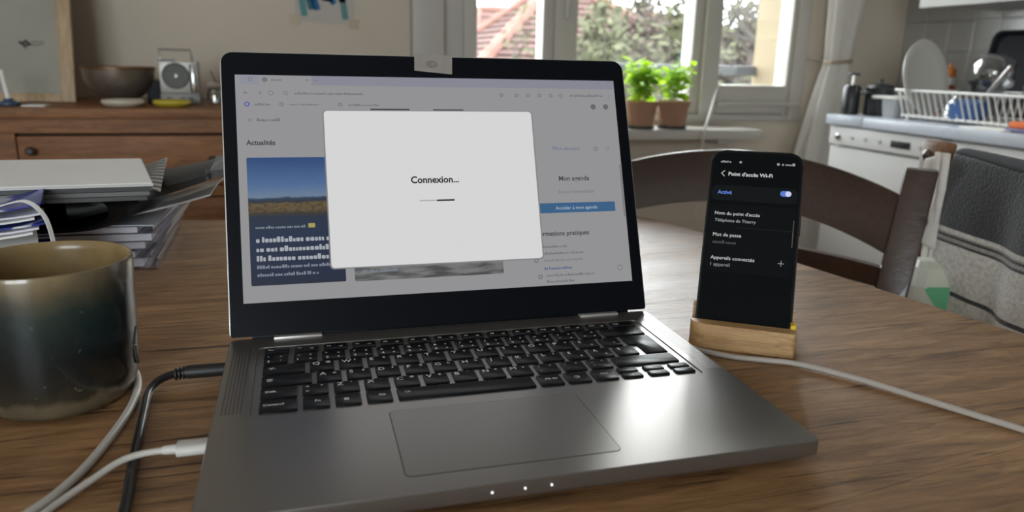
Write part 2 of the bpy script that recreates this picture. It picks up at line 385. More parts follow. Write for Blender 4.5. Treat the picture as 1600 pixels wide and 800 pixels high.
def twig_tree(label, x, y, h, spread, seed, bark, leafm, nleaf, name='bare_tree', lsz=.055, group=None):
    rnd = random.Random(seed); t = thing(name, label, 'tree', (x, y, GZ), 0, group)
    trunk, tips = B(), []
    trunk.tube([(0, 0, 0), (rnd.uniform(-.2, .2), rnd.uniform(-.2, .2), h*.3), (rnd.uniform(-.3, .3), 0, h*.55)], [h*.028, h*.022, h*.015], 7)
    br = B()
    def grow(p, d, ln, r, lvl):
        pts, q = [p], p
        for k in range(3):
            d = (d + Vector((rnd.uniform(-.35, .35), rnd.uniform(-.35, .35), rnd.uniform(-.1, .3)))).normalized(); q = q + d*ln/3; pts.append(q)
        br.tube(pts, [r, r*.8, r*.62, r*.4], 4 if lvl else 5)
        tips.append(q); tips.append(pts[2])
        if lvl < 4:
            for k in range(3 if lvl else 4):
                a = rnd.choice(pts[1:]); nd = (d + Vector((rnd.uniform(-1, 1), rnd.uniform(-1, 1), rnd.uniform(-.3, .7)))).normalized()
                grow(a, nd, ln*rnd.uniform(.5, .72), r*.5, lvl+1)
    for k in range(7):
        a = 2*pi*k/7 + rnd.uniform(-.3, .3); z0 = h*rnd.uniform(.22, .52)
        grow(Vector((0, 0, z0)), Vector((cos(a)*spread, sin(a)*spread, 1)).normalized(), h*.30, h*.010, 1)
    trunk.obj('trunk', bark, t); br.obj('branches', bark, t)
    lf = B()
    for k in range(nleaf):
        p = rnd.choice(tips) + Vector((rnd.gauss(0, .16), rnd.gauss(0, .16), rnd.gauss(0, .16)))
        u = Vector((rnd.uniform(-1, 1), rnd.uniform(-1, 1), rnd.uniform(-1, 1))).normalized(); v_ = u.orthogonal().normalized()
        s_ = lsz*rnd.uniform(.6, 1.4)
        lf.bm.faces.new([lf.bm.verts.new(q) for q in (p-u*s_, p+v_*s_*.45, p+u*s_, p-v_*s_*.45)])
    o = lf.obj('foliage', leafm, t, 0, False); o['kind'] = 'stuff'
    return t
m_bark = mat('grey_bark', (.04, .036, .03), .9)
def leafmat(n, c, var=.35):
    return mat(n, c, 1.0, var=var, vscale=1.2, spec=0)
m_l1 = leafmat('olive_buds', (.058, .058, .034)); m_l2 = leafmat('brown_twigs', (.060, .050, .044)); m_l3 = leafmat('blue_green_needles', (.024, .036, .034))
m_l4 = leafmat('moss_twigs', (.060, .062, .040))
g = 'bare trees behind the window'
twig_tree('bare olive-budded tree far behind the middle window pane', 8.2, 17.5, 7.2, .6, 1, m_bark, m_l1, 5200, group=g)
twig_tree('mossy bare tree between the roof and the first mullion', 3.55, 7.2, 4.9, .35, 3, m_bark, m_l4, 3600, group=g)
twig_tree('grey brown tree seen in the right window pane', 10.8, 15.5, 6.8, .6, 4, m_bark, m_l2, 6500, group=g)
twig_tree('tall thin tree reaching above the other trees into the sky', 5.2, 6.8, 6.2, .3, 8, m_bark, m_l4, 900, group=g)
def conifer(label, x, y, h, seed):
    rnd = random.Random(seed); t = thing('conifer', label, 'tree', (x, y, GZ))
    B().tube([(0, 0, 0), (0, 0, h)], [.12, .02], 7).obj('trunk', m_bark, t)
    lf = B()
    for k in range(5200):
        z = h*(.12 + .88*rnd.random()**1.1); R_ = (h-z)*.13*rnd.random()**.5 + .03; a = rnd.uniform(0, 2*pi)
        p = Vector((R_*cos(a), R_*sin(a), z)); u = Vector((cos(a), sin(a), rnd.uniform(-.6, .1))).normalized(); v_ = u.orthogonal().normalized(); s_ = .07*rnd.uniform(.5, 1.3)
        lf.bm.faces.new([lf.bm.verts.new(q) for q in (p-u*s_, p+v_*s_*.3, p+u*s_, p-v_*s_*.3)])
    o = lf.obj('foliage', m_l3, t, 0, False); o['kind'] = 'stuff'
conifer('dark blue-green conifer at the right of the middle pane', 4.50, 7.9, 5.2, 11)
def bush(label, x, y, R_, H_, seed, m, lz=.075, n_=9000):
    rnd = random.Random(seed); t = thing('bush', label, 'bush', (x, y, GZ), 0, 'hedge bushes at the end of the garden'); lf = B()
    for k in range(n_):
        a = rnd.uniform(0, 2*pi); c_ = rnd.uniform(-.1, 1); q = (1-min(1, abs(c_))**5)**.5; s_ = rnd.uniform(.8, 1.06)
        p = Vector((R_*q*cos(a)*s_, R_*q*sin(a)*s_, H_*max(0, c_)*s_)); u = Vector((rnd.uniform(-1, 1), rnd.uniform(-1, 1), rnd.uniform(-1, 1))).normalized(); v_ = u.orthogonal().normalized(); z_ = lz*rnd.uniform(.5, 1.4)
        lf.bm.faces.new([lf.bm.verts.new(w_) for w_ in (p-u*z_, p+v_*z_*.5, p+u*z_, p-v_*z_*.5)])
    B().lathe([(R_*.88, 0), (R_*.9, H_*.5), (R_*.84, H_*.78), (R_*.6, H_*.9), (R_*.1, H_*.95)], n=14).obj('core', m, t)
    o = lf.obj('foliage', m, t, 0, False); o['kind'] = 'stuff'
for i, (x, y, R_, H_, m, l) in enumerate(((11.0, 29.5, 1.4, 6.5, m_l2, 'far brown hedge bush left of the middle trees'), (13.8, 29.5, 1.4, 6.7, m_l4, 'far olive hedge bush behind the conifer'),
        (16.7, 29.5, 1.4, 6.6, m_l2, 'far brown hedge bush behind the second mullion'), (19.6, 29.5, 1.4, 6.8, m_l2, 'far brown hedge bush in the right pane'),
        (2.98, 8.6, .26, 4.7, m_l4, 'narrow mossy bush at the right edge of the left pane'), (3.55, 8.4, .42, 5.0, m_l4, 'mossy bush at the left edge of the middle pane'), (4.25, 8.8, .48, 5.12, m_l2, 'brownish bush in the middle of the middle pane'),
        (5.00, 9.0, .50, 5.35, m_l1, 'olive bush at the right of the middle pane'), (6.05, 9.3, .52, 5.05, m_l2, 'brown twiggy bush filling the right pane'))):
    bush(l, x, y, R_, H_, 30+i, m, .14 if y > 20 else .07)

# ================================================================== TABLE
table = thing('dining_table', 'old rustic brown wooden dining table carrying the laptop', 'table', (0, 0, 0))
OUT = [(-1.05, .62), (-.6, .57), (-.276, .534), (-.05, .515), (.20, .492), (.33, .474), (.362, .462), (.382, .44), (.397, .40), (.416, .33), (.443, .172), (.466, .047), (.488, -.078), (.515, -.3), (.53, -.8), (-1.05, -.8)]
def clip(poly, nrm, d):
    out = []
    for i, p in enumerate(poly):
        q = poly[(i+1) % len(poly)]; a = p[0]*nrm[0]+p[1]*nrm[1]-d; c = q[0]*nrm[0]+q[1]*nrm[1]-d
        if a >= 0: out.append(p)
        if (a >= 0) != (c >= 0):
            t = a/(a-c); out.append((p[0]+(q[0]-p[0])*t, p[1]+(q[1]-p[1])*t))
    return out
ang = radians(9); nr = (-sin(ang), cos(ang))
s0 = -.082*cos(ang) - .253*sin(ang)          # the joint that runs off behind the phone stand
edges = [s0 + k*.158 for k in range(-6, 6)]
for a_, b_ in zip(edges[:-1], edges[1:]):
    g_ = .00015
    pl = clip(clip(OUT, nr, a_+g_), (-nr[0], -nr[1]), -(b_-g_))
    if len(pl) >= 3:
        bb = B().prism(pl, -.032, 0)
        bb.obj('plank', m_table, table, 30)
B().b2(-.95, .36, .34, .365, -.12, -.033).obj('apron', m_table_leg, table, 0); B().b2(.335, .36, -.7, .34, -.12, -.033).obj('apron', m_table_leg, table, 0)
for x, y in ((.32, .33), (-.95, .33), (.36, -.7), (-.95, -.7)):
    B().lathe([(.025, FL), (.03, FL+.3), (.035, FL+.55), (.036, -.033)], (x, y, 0), 16).obj('leg', m_table_leg, table)

# ================================================================== LAPTOP
lap = thing('laptop', 'open silver grey laptop with black bezel and lit screen on the table', 'laptop', (0, 0, 0))
LW, LD, LT = .3303, .2281, .0185
TH = .3764
hw = LW/2
def ring_z(x0, y0, x1, y1, r, z, n=6): return [(x, y, z) for x, y in rrect(x0, y0, x1, y1, r, n)]
kz = .0178
B().loft([ring_z(-hw+.012, -LD+.012, hw-.012, -.004, .006, .0032), ring_z(-hw+.003, -LD+.003, hw-.003, 0, .006, .0072), ring_z(-hw, -LD, hw, .002, .006, .0105), ring_z(-hw, -LD, hw, .002, .006, kz)]).obj('base', m_silver, lap, 50)
kb = (-.1450, -.1290, .1470, -.0180)
outer = rrect(-hw, -LD, hw, .002, .006, 6); inner = rrect(*kb, .004, 6)
bb = B(); n = len(outer)
rings = [[bb.bm.verts.new((x, y, z)) for x, y in L_] for L_, z in ((outer, kz), (outer, LT-.0008), ([(x*.9965, (y+.113)*.9955-.113) for x, y in outer], LT), (inner, LT), ([(x*.998, (y+.07)*.995-.07) for x, y in inner], kz+.0001))]
for A_, C_ in zip(rings[:-1], rings[1:]):
    for i in range(n): bb.bm.faces.new((A_[i], A_[(i+1) % n], C_[(i+1) % n], C_[i]))
bb.obj('keyboard_deck', m_silver, lap, 0)
for y_ in (-.20, -.02):
    B().b2(-.12, .12, y_-.005, y_+.005, .0002, .0034).bevel(.001).obj('rubber_foot', m_rubber, lap)
# speaker grilles
def grille_mat():
    m, nt, b = newmat('speaker_grille'); L = nt.links
    v = vec(nt, (1/.0021, 1/.0021, 1)); sp = nt.nodes.new('ShaderNodeSeparateXYZ'); L.new(v, sp.inputs[0])
    def fr(o):
        f = nt.nodes.new('ShaderNodeMath'); f.operation = 'FRACT'; L.new(o, f.inputs[0])
        g = nt.nodes.new('ShaderNodeMath'); g.operation = 'SUBTRACT'; L.new(f.outputs[0], g.inputs[0]); g.inputs[1].default_value = .5
        h = nt.nodes.new('ShaderNodeMath'); h.operation = 'MULTIPLY'; L.new(g.outputs[0], h.inputs[0]); L.new(g.outputs[0], h.inputs[1]); return h.outputs[0]
    a = nt.nodes.new('ShaderNodeMath'); L.new(fr(sp.outputs[0]), a.inputs[0]); L.new(fr(sp.outputs[1]), a.inputs[1])
    r = ramp(nt, [(.05, (.03, .03, .03)), (.075, (.275, .26, .248))]); L.new(a.outputs[0], r.inputs[0]); L.new(r.outputs[0], b.inputs['Base Color'])
    b.inputs['Metallic'].default_value = .8; b.inputs['Roughness'].default_value = .4; return m
m_grille = grille_mat()
for x0, x1 in ((-.1615, -.1497), (.1525, .1640)):
    B().prism(rrect(x0, -.1225, x1, -.019, .001, 2), LT-.001, LT+.00008).obj('speaker_grille', m_grille, lap, 0)
# touchpad
tx0, ty1, tw, tht = -.0661, -.139, .1158, .0734
B().prism(rrect(tx0-.0005, ty1-tht-.0005, tx0+tw+.0005, ty1+.0005, .0035), LT-.001, LT+.00006).obj('touchpad_groove', m_groove, lap, 0)
B().prism(rrect(tx0, ty1-tht, tx0+tw, ty1, .003), LT-.001, LT+.00022).obj('touchpad', mat('touchpad_surface', (.26, .247, .236), .34, .75), lap, 0)
for x in (-.026, -.009, .005):
    B().lathe([(.0006, -.001), (.0006, .0003), (.0002, .0006)], (x, -LD, .0136), 10, Matrix.Rotation(pi/2, 4, 'X')).obj('indicator_light', emis('led_white', (1, 1, 1), 1.6), lap)
for x0, x1 in ((-.1345, -.100), (.105, .1385)):
    B().b2(x0, x1, -.0032, .006, LT-.002, LT+.0016).bevel(.0008).obj('hinge', m_hinge, lap)
B().b2(-.150, .150, .0022, .0095, .009, .0222).bevel(.002).obj('hinge_gap_blocker', m_black, lap)  # dark bar added to block the light leaking under the lid
# keys
KT = .0012
def keycap(poly_in, name='key'):
    cx = sum(p[0] for p in poly_in)/len(poly_in); cy = sum(p[1] for p in poly_in)/len(poly_in)
    def shrink(d):
        out = []
        for x, y in poly_in:
            out.append((x - math.copysign(min(d, abs(x-cx)), x-cx), y - math.copysign(min(d, abs(y-cy)), y-cy)))
        return out
    k = B().loft([[(x, y, kz) for x, y in poly_in], [(x, y, LT+.0001) for x, y in poly_in], [(x, y, LT+.0005) for x, y in shrink(.0005)]], cap0=False)
    return k.obj(name, m_key, lap, 50)
def key(x0, x1, y0, y1, legend=()):
    o = keycap(rrect(x0, y0, x1, y1, .0014, 2)); its = []
    for L_ in legend:
        s, fx, fy, sz = L_[:4]
        if isinstance(s, str):
            V, F_ = text_verts(s, sz*1.55, .00008); xm = min(v[0] for v in V)
            its.append((V, F_, x0 + fx*(x1-x0) - xm, y0 + fy*(y1-y0)))
        else: its += s(x0 + fx*(x1-x0), y0 + fy*(y1-y0), sz)
    if its:
        me = flatmesh(its, 'XY', LT+.00056); me.materials.append(m_legend); link('legend', me, o)
    return o
P_ = .01905; KWd = .0158
rows = {'b': (-.1242, -.1082), 's': (-.1056, -.0896), 'h': (-.0870, -.0710), 'q': (-.0684, -.0524), 'n': (-.0498, -.0342), 'f': (-.0318, -.0212)}
def icon_win(x, y, s): return [rectitem(x+i*s*.54, y+j*s*.54, x+i*s*.54+s*.48, y+j*s*.54+s*.48) for i in (0, 1) for j in (0, 1)]
def icon_arrow(dx, dy):
    def f(x, y, s):
        return [strokeitem([(x-dx*s-dy*s, y-dy*s-dx*s), (x, y), (x-dx*s+dy*s, y-dy*s+dx*s)], s*.35)]
    return f
def icon_tab(x, y, s): return [strokeitem([(x, y+s), (x+s*2.2, y+s)], s*.25), strokeitem([(x+s*1.6, y+s*1.4), (x+s*2.2, y+s), (x+s*1.6, y+s*.6)], s*.25), strokeitem([(x+s*.6, y), (x+s*2.8, y)], s*.25), strokeitem([(x+s*1.2, y+s*.4), (x+s*.6, y), (x+s*1.2, y-s*.4)], s*.25)]
def icon_lock(x, y, s): return [ringitem(x+s, y, s, s*.28), ringitem(x+s, y, s*.5, s*.25), strokeitem([(x-s*.1, y+s*1.25), (x+s*2.3, y+s*1.25)], s*.25)]
def icon_oval(x, y, s): return [ringitem(x+s, y, s*.8, s*.2), strokeitem([(x+s*2.1, y-s*.5), (x+s*2.1, y+s*.5)], s*.2)]
def icon_swirl(x, y, s): return [ringitem(x+s, y, s, s*.22, 10), ringitem(x+s*1.35, y, s*.55, s*.2, 10)]
yb0, yb1 = rows['b']
key(-.1400, -.1180, yb0, yb1, [('Control', .1, .5, .0024)])
key(-.1150, -.0993, yb0, yb1, [('Fn', .45, .5, .0024)])
key(-.0960, -.0805, yb0, yb1, [(icon_win, .34, .4, .0028)])
key(-.0772, -.0617, yb0, yb1, [('Alt', .45, .5, .0024)])
key(-.0583, .0298, yb0, yb1, [(icon_oval, .05, .62, .0016)])
key(.0333, .0492, yb0, yb1, [('Alt Gr', .28, .5, .0022)])
key(.0523, .0683, yb0, yb1, [(icon_swirl, .35, .5, .0020)])
key(.0713, .0873, yb0, yb1, [('Ctrl', .35, .5, .0022)])
ym = (yb0+yb1)/2
for k_, x0 in enumerate((.0905, .1098, .1290)):
    key(x0, x0+.0145, ym+.0004, yb1, [(icon_arrow(0, 1), .5, .6, .0008)] if k_ == 1 else [('.', .45, .4, .002)])
    key(x0, x0+.0145, yb0, ym-.0008, [(icon_arrow(*((-1, 0), (0, -1), (1, 0))[k_]), .5, .45, .0008)])
y0, y1 = rows['s']
key(-.1400, -.1180, y0, y1, [('Shift', .12, .5, .0024)])
key(-.1150, -.0993, y0, y1, [('<', .12, .68, .0026), ('>', .12, .25, .0026), ('«', .7, .75, .002)])
sec = '°¨©ß¯ñµ;:_'
for i, c_ in enumerate('ZXCVBNM'):
    x0 = -.0960+i*P_; key(x0, x0+KWd, y0, y1, [(c_, .12, .62, .0040), (sec[i], .66, .76, .0022)])
for i, (a_, b_) in enumerate(((',', ';'), ('.', ':'), ('-', '_'))):
    x0 = -.0960+(7+i)*P_; key(x0, x0+KWd, y0, y1, [(b_, .15, .66, .0026), (a_, .15, .25, .0026), ('n', .66, .7, .0018)])
key(.0945, .1410, y0, y1)
y0, y1 = rows['h']
key(-.1400, -.1090, y0, y1, [(icon_lock, .1, .5, .0018)])
sec = 'æßðđŋħjĸł'
for i, c_ in enumerate('ASDFGHJKL'):
    x0 = -.1060+i*P_; key(x0, x0+KWd, y0, y1, [(c_, .12, .62, .0040), (sec[i], .66, .72, .0022)])
for i, (a_, b_) in enumerate((('É', 'ö'), ('À', 'ä'), ('$', '£'))):
    x0 = -.1060+(9+i)*P_; key(x0, x0+KWd, y0, y1, [(a_, .15, .6, .0032), (b_, .62, .25, .0024)])
y0, y1 = rows['q']
key(-.1400, -.1130, y0, y1, [(icon_tab, .12, .5, .0018)])
for i, c_ in enumerate('QWERTYUIOP'):
    x0 = -.1100+i*P_; key(x0, x0+KWd, y0, y1, [(c_, .12, .62, .0040), ('@ł€¶ŧ←↓→øþ'[i] if i < 3 else 'o', .66, .76, .0022)])
for i, (a_, b_) in enumerate((('È', 'ü'), ('¨', '!'))):
    x0 = -.1100+(10+i)*P_; key(x0, x0+(KWd if i == 0 else .0150), y0, y1, [(a_, .15, .6, .0030), (b_, .62, .25, .0024)])
ey0, ey1, em = rows['h'][0], rows['q'][1], rows['q'][0]-.0005
keycap([(.1410, ey0), (.1410, ey1), (.1185, ey1), (.1185, em), (.1245, em), (.1245, ey0)][::-1])
y0, y1 = rows['n']
key(-.1400, -.1243, y0, y1, [('°', .15, .6, .0024), ('§', .15, .15, .0024), ('n', .68, .66, .0018), ('r', .68, .22, .0018)])
tops = '+"*ç%&/()=?`'
for i in range(12):
    x0 = -.1205+i*P_; ch = "1234567890'^"[i]
    key(x0, x0+KWd, y0, y1, [(tops[i], .15, .58, .0026), (ch, .15, .12, .0028), ('o', .66, .62, .0020), ('a', .66, .16, .0022)])
key(.1083, .1410, y0, y1)
y0, y1 = rows['f']
for i in range(14):
    x0 = -.1400+i*.02014; key(x0, x0+.0165 if i < 13 else .141, y0, y1, [('Esc' if i == 0 else 'F%d' % i if i < 13 else 'Del', .14, .5, .0018)] + ([('-o', .62, .35, .0022)] if 0 < i < 13 else []))

# lid (local X right, Z up the lid, -Y to the viewer)
LH = .2168
def lidpart(o): o.location = (0, .0008, .0207); o.rotation_euler = (-TH, 0, 0); return o
def lidpoly(i, r, rb):
    x0, x1, z0, z1 = -hw+i, hw-i, -i*.3, LH-i; P = []
    for cx, cz, a0, q in ((x1-r, z1-r, 0, r), (x0+r, z1-r, 90, r), (x0+rb, z0+rb, 180, rb), (x1-rb, z0+rb, 270, rb)):
        for k in range(7): P.append((cx+q*cos(radians(a0+15*k)), cz+q*sin(radians(a0+15*k))))
    return P
def xz_prism(poly, y0, y1): return B().loft([[(x, y0, z) for x, z in poly], [(x, y1, z) for x, z in poly]])
lidpart(xz_prism(lidpoly(0, .009, .002), .0004, .0052).bevel(.0004, 1).obj('lid_shell', m_shell, lap, 50))
lidpart(xz_prism(lidpoly(.0009, .0083, .0015), -.0006, .0010).obj('bezel', m_black, lap, 0))
DW, DH, BZ = .3095, .1741, .0241
disp = lidpart(xz_prism([(-DW/2, BZ), (DW/2, BZ), (DW/2, BZ+DH), (-DW/2, BZ+DH)], -.0008, -.0003).obj('display', emis('page_grey', (.285, .285, .293)), lap, 0))
disp['label'] = 'lit screen showing a dimmed web page behind a white dialog box'
def scr(name, items, lift, m, label=None):
    """items in millimetres from the lower left display corner"""
    its = []
    for it in items:
        V = [(x*.001, y*.001) for x, y in it[0]]; its.append((V, it[1], it[2]*.001 - DW/2, it[3]*.001 + BZ, it[4] if len(it) > 4 else 1))
    me = flatmesh(its, 'XZ', .0008 + lift*.0001); me.materials.append(m); o = link(name, me, disp)
    if label: o['label'] = label
    return o
R1 = random.Random(3)
e_txt = emis('page_text', (.06, .06, .065)); e_txt2 = emis('page_text_faint', (.17, .17, .18)); e_txt3 = emis('page_text_blue', (.10, .14, .24))
scr('tab_strip', [rectitem(56, 166.5, DW*1000, 174.1)], 1, emis('tab_strip_grey', (.235, .24, .29)))
scr('browser_tab', [rectitem(4, 166.5, 17, 174.1, 1.5)], 1, emis('tab_grey', (.26, .265, .32)))
scr('address_bar', [rectitem(28, 156.5, 250, 163.0, 3)], 1, emis('address_grey', (.285, .285, .295)))
def ico(x, y, r, k=0): return ringitem(x, y, r, r*.45) if k == 0 else discitem(x, y, r)
def arrow(x, y, s, d=1): return [strokeitem([(x+s*d, y+s), (x, y), (x+s*d, y-s)], .45), strokeitem([(x, y), (x+s*2.2*d, y)], .45)]
scr('toolbar_icons', arrow(6, 160, 1.4) + arrow(18.5, 160, 1.1, -1) + [ringitem(25.5, 160, 1.9, .5), ringitem(36.5, 160, 1.6, .5), ringitem(11, 170.6, 1.6, .5), discitem(21.5, 170.4, 2.0)]
    + [strokeitem([(52, 169.8), (53.4, 171.2)], .5), strokeitem([(52, 171.2), (53.4, 169.8)], .5), strokeitem([(59, 170.4), (60.6, 170.4)], .5), strokeitem([(59.8, 169.6), (59.8, 171.2)], .5)]
    + [ico(x, 160.2, 1.6) for x in (208, 221, 231, 241, 251, 260)] + smear(268, 159.5, 30, 2.0, R1) + [strokeitem([(304, 158.5), (304, 161.5)], .5), strokeitem([(293, 171.5), (296, 171.5)], .4), strokeitem([(303, 170.2), (305, 172.4)], .4)], 2, e_txt2)['kind'] = 'stuff'
scr('address_text', smear(43, 159.0, 52, 2.0, R1) + smear(26, 169.6, 8, 1.8, R1), 2, e_txt2)
scr('bookmark_row', [ico(33, 151.2, 1.6), ico(77, 151, 1.6)] + smear(13.5, 150, 12, 2, R1) + smear(39, 150.4, 22, 1.4, R1) + smear(83, 150.2, 24, 1.6, R1), 2, e_txt2)
scr('bookmark_icon', [ringitem(8, 151, 2.1, 1.1)], 2, emis('icon_violet', (.12, .13, .36)))
scr('account_icons', [discitem(288.5, 150.8, 2.4, 16), discitem(300, 150.8, 2.4, 16)], 2, emis('icon_grey', (.13, .13, .135)))
scr('back_link', arrow(8.5, 138.6, 1.5) + smear(14.5, 137.6, 17, 2.6, R1), 2, e_txt2)
def stext(s, x, y, w_, bold=0):
    V, F_, dx, dy, sx = textw(s, x, y, w_, bold); return (V, F_, dx, dy, sx)
def sc_text(name, s, x, y, w_, m, bold=0, lift=2): 
    V, F_, dx, dy, sx = textw(s, x, y, w_, bold)
    return scr(name, [([(a*sx, b_) for a, b_ in V], F_, dx, dy)], lift, m)
sc_text('headline_text', 'Actualités', 6.3, 119.3, 21.0, e_txt, .15)
# news card: picture of a coast under a blue sky
def card_mat():
    m, nt, b = newmat('news_picture'); L = nt.links
    tc = nt.nodes.new('ShaderNodeTexCoord'); sp = nt.nodes.new('ShaderNodeSeparateXYZ'); L.new(tc.outputs['Generated'], sp.inputs[0])
    n_ = noise(nt, tc.outputs['Generated'], 9, 5)
    ad = nt.nodes.new('ShaderNodeMath'); ad.operation = 'MULTIPLY_ADD'; L.new(n_, ad.inputs[0]); ad.inputs[1].default_value = .035; L.new(sp.outputs[2], ad.inputs[2])
    r = ramp(nt, [(0, (.012, .016, .034)), (.10, (.010, .016, .042)), (.42, (.012, .024, .055)), (.55, (.015, .024, .045)), (.575, (.045, .036, .024)), (.60, (.11, .075, .036)), (.65, (.115, .08, .036)), (.665, (.025, .03, .04)), (.69, (.022, .038, .075)), (.705, (.13, .19, .28)), (.80, (.065, .13, .27)), (1, (.022, .06, .175))]); L.new(ad.outputs[0], r.inputs[0])
    dk = noise(nt, vec(nt, (8, 1, 26), kind='Generated'), 3, 4); rr = ramp(nt, [(.35, (.45, .45, .45)), (.55, (1, 1, 1))]); L.new(dk, rr.inputs[0])
    band = ramp(nt, [(.56, (0, 0, 0)), (.58, (1, 1, 1)), (.66, (1, 1, 1)), (.68, (0, 0, 0))]); L.new(ad.outputs[0], band.inputs[0])
    c = mixc(nt, band.outputs[0], r.outputs[0], mixc(nt, 1.0, r.outputs[0], rr.outputs[0], 'MULTIPLY'))
    b.inputs['Base Color'].default_value = (.01, .01, .01, 1); L.new(c, b.inputs['Emission Color']); b.inputs['Emission Strength'].default_value = .87; b.inputs['Specular IOR Level'].default_value = .2
    return m
scr('news_picture', [rectitem(6, 12.5, 74.4, 109.4, 1)], 2, card_mat(), 'picture card of a coast under a blue sky')
R2 = random.Random(5)
e_w = emis('card_text', (.36, .38, .42)); e_w2 = emis('card_text_faint', (.20, .22, .27))
for k_, (y, w_, h_, mm) in enumerate(((44.6, 60, 4.2, e_w), (37.6, 60, 4.2, e_w), (30.6, 60, 4.2, e_w), (25.0, 60, 2.6, e_w2), (19.2, 44, 2.6, e_w2), (55.0, 36, 2.2, e_w2))):
    scr('blurred_text_line', smear(10.5, y, w_, h_, R2), 3, mm)
scr('card_badge', [rectitem(48.5, 54.8, 53.5, 58.2, .6)], 3, emis('badge_yellow', (.35, .32, .10)))
m_c2, nt, b_ = newmat('second_picture'); f_ = noise(nt, vec(nt, (1, 1, 1), kind='Generated'), 5, 4); r_ = ramp(nt, [(.4, (.05, .05, .05)), (.6, (.16, .16, .16))]); nt.links.new(f_, r_.inputs[0]); nt.links.new(r_.outputs[0], b_.inputs['Emission Color']); b_.inputs['Emission Strength'].default_value = .87; b_.inputs['Base Color'].default_value = (.01, .01, .01, 1)
scr('second_picture', [rectitem(81, 12, 198.5, 30, 1)], 2, m_c2)
scr('blurred_text_line', smear(86, 18.2, 28, 2.2, R2), 3, e_w2)
# right column
sc_text('link_text', 'Mon secteur', 249, 113, 24, e_txt3)
scr('column_icons', [ringitem(287.5, 114, 1.9, .8), ringitem(298, 114, 1.5, .4), ringitem(299.5, 11.7, 2.4, .6), ringitem(226.5, 21, 2, 1), ringitem(229, 7.5, 2, 1)], 2, e_txt2)
sc_text('agenda_heading', 'Mon agenda', 252, 87, 27, e_txt, .12)
sc_text('agenda_note', 'Aucun événement', 250.5, 76.2, 32, e_txt2)
scr('agenda_button', [rectitem(232, 59.9, 300.2, 68.2, .8)], 2, emis('button_blue', (.045, .115, .235)))
sc_text('button_text', 'Accéder à mon agenda', 247, 62.6, 37, emis('button_text', (.42, .48, .56)), 0, 3)
sc_text('info_heading', 'Informations pratiques', 226, 41, 48.5, e_txt, .12)
for y, x, w_, mm in ((31, 232, 22, e_txt2), (25.4, 232, 36, e_txt2), (19.6, 233, 34, emis('page_text_fainter', (.21, .21, .22))), (13, 233, 24, e_txt3), (7.2, 234, 42, e_txt2), (2.2, 234, 24, e_txt2)):
    scr('blurred_text_line', smear(x, y, w_, 2.2, R2), 2, mm)
scr('page_marks', [rectitem(100, 146.8, 131, 148.0), rectitem(150, 146.8, 175, 147.8)], 3, e_txt)
scr('scroll_bar', [rectitem(307.6, 55, 308.8, 100, .5)], 2, e_txt2)
# dialog box
scr('dialog_shadow', [rectitem(63, 22, 233.4, 146.6, 3)], 4, emis('dialog_edge', (.22, .22, .23)))
scr('dialog_box', [rectitem(64, 23, 232.3, 146, 2.6)], 5, emis('dialog_white', (.66, .66, .665)), 'plain white connection dialog box')
sc_text('dialog_text', 'Connexion...', 128.4, 87.4, 38.6, emis('dialog_ink', (.015, .015, .018)), .20, 6)
scr('progress_bar', [rectitem(134.2, 72.6, 148, 73.6, .4)], 6, emis('bar_grey', (.38, .38, .43)))
scr('progress_bar', [rectitem(148, 72.3, 162.4, 73.7, .4)], 7, emis('bar_dark', (.03, .03, .04)))
# tape over the webcam
tape = thing('tape', 'strip of grey-beige tape stuck over the webcam on top of laptop lid', 'tape', (0, .0008, .0207)); tape.rotation_euler = (-TH, 0, 0)
xz_prism([(.137-DW/2, .2040), (.1677-DW/2, .2014), (.1687-DW/2, LH+.0002), (.1377-DW/2, LH+.0016)], -.0011, -.0007).obj('strip', mat('tape_film', (.30, .275, .245), .38, var=.08, vscale=90), tape, 0)
B().lathe([(.0042, 0), (.0040, .0005), (.0030, .0007), (.0020, .0003)], (.151-DW/2, -.0011, .2098), 20, Matrix.Rotation(pi/2, 4, 'X') @ Matrix.Diagonal((1.15, .75, 1, 1))).obj('webcam_bulge', mat('tape_bulge', (.22, .20, .18), .4), tape)

# ================================================================== PHONE AND STAND
PY = -.5805; PT = .4778; PR = .0092
a0 = Vector((cos(PY), sin(PY), 0)); nn = Vector((sin(PY), -cos(PY), 0)); b0 = Vector((0, 0, 1))*cos(PT) - nn*sin(PT)
ax = a0*cos(PR) + b0*sin(PR); bz = -a0*sin(PR) + b0*cos(PR)
ph = thing('smartphone', 'black smartphone with a lit hotspot settings screen, leaning in the wooden stand', 'phone')
pm = Matrix((ax, bz.cross(ax), bz)).transposed().to_4x4(); pm.translation = (.22834, -.04624, .01152); ph.matrix_world = pm
PW, PH = .0757, .1563
bb = xz_prism(rrect(-PW/2, 0, PW/2, PH, .0115, 8), 0, .0082).bevel(.0012, 2); bb.obj('body', mat('phone_frame', (.05, .048, .047), .3, .7), ph, 50)
xz_prism(rrect(-PW/2+.0010, .0010, PW/2-.0010, PH-.0010, .0107, 8), -.0004, .0006).obj('glass_front', mat('phone_glass', (.003, .004, .005), .2, spec=.15), ph, 0)
for z0, z1 in ((.085, .105), (.112, .122)):
    B().b2(PW/2-.0003, PW/2+.0010, .003, .0055, z0, z1).bevel(.0004, 1).obj('side_button', mat('phone_button', (.09, .05, .045), .35, .6), ph)
pscr = xz_prism(rrect(-PW/2+.0025, .004, PW/2-.0025, PH-.0025, .0095, 8), -.0006, -.0003).obj('screen', emis('phone_dark', (.0016, .0024, .0028)), ph, 0)
pscr['label'] = 'dark phone screen with hotspot settings in French'
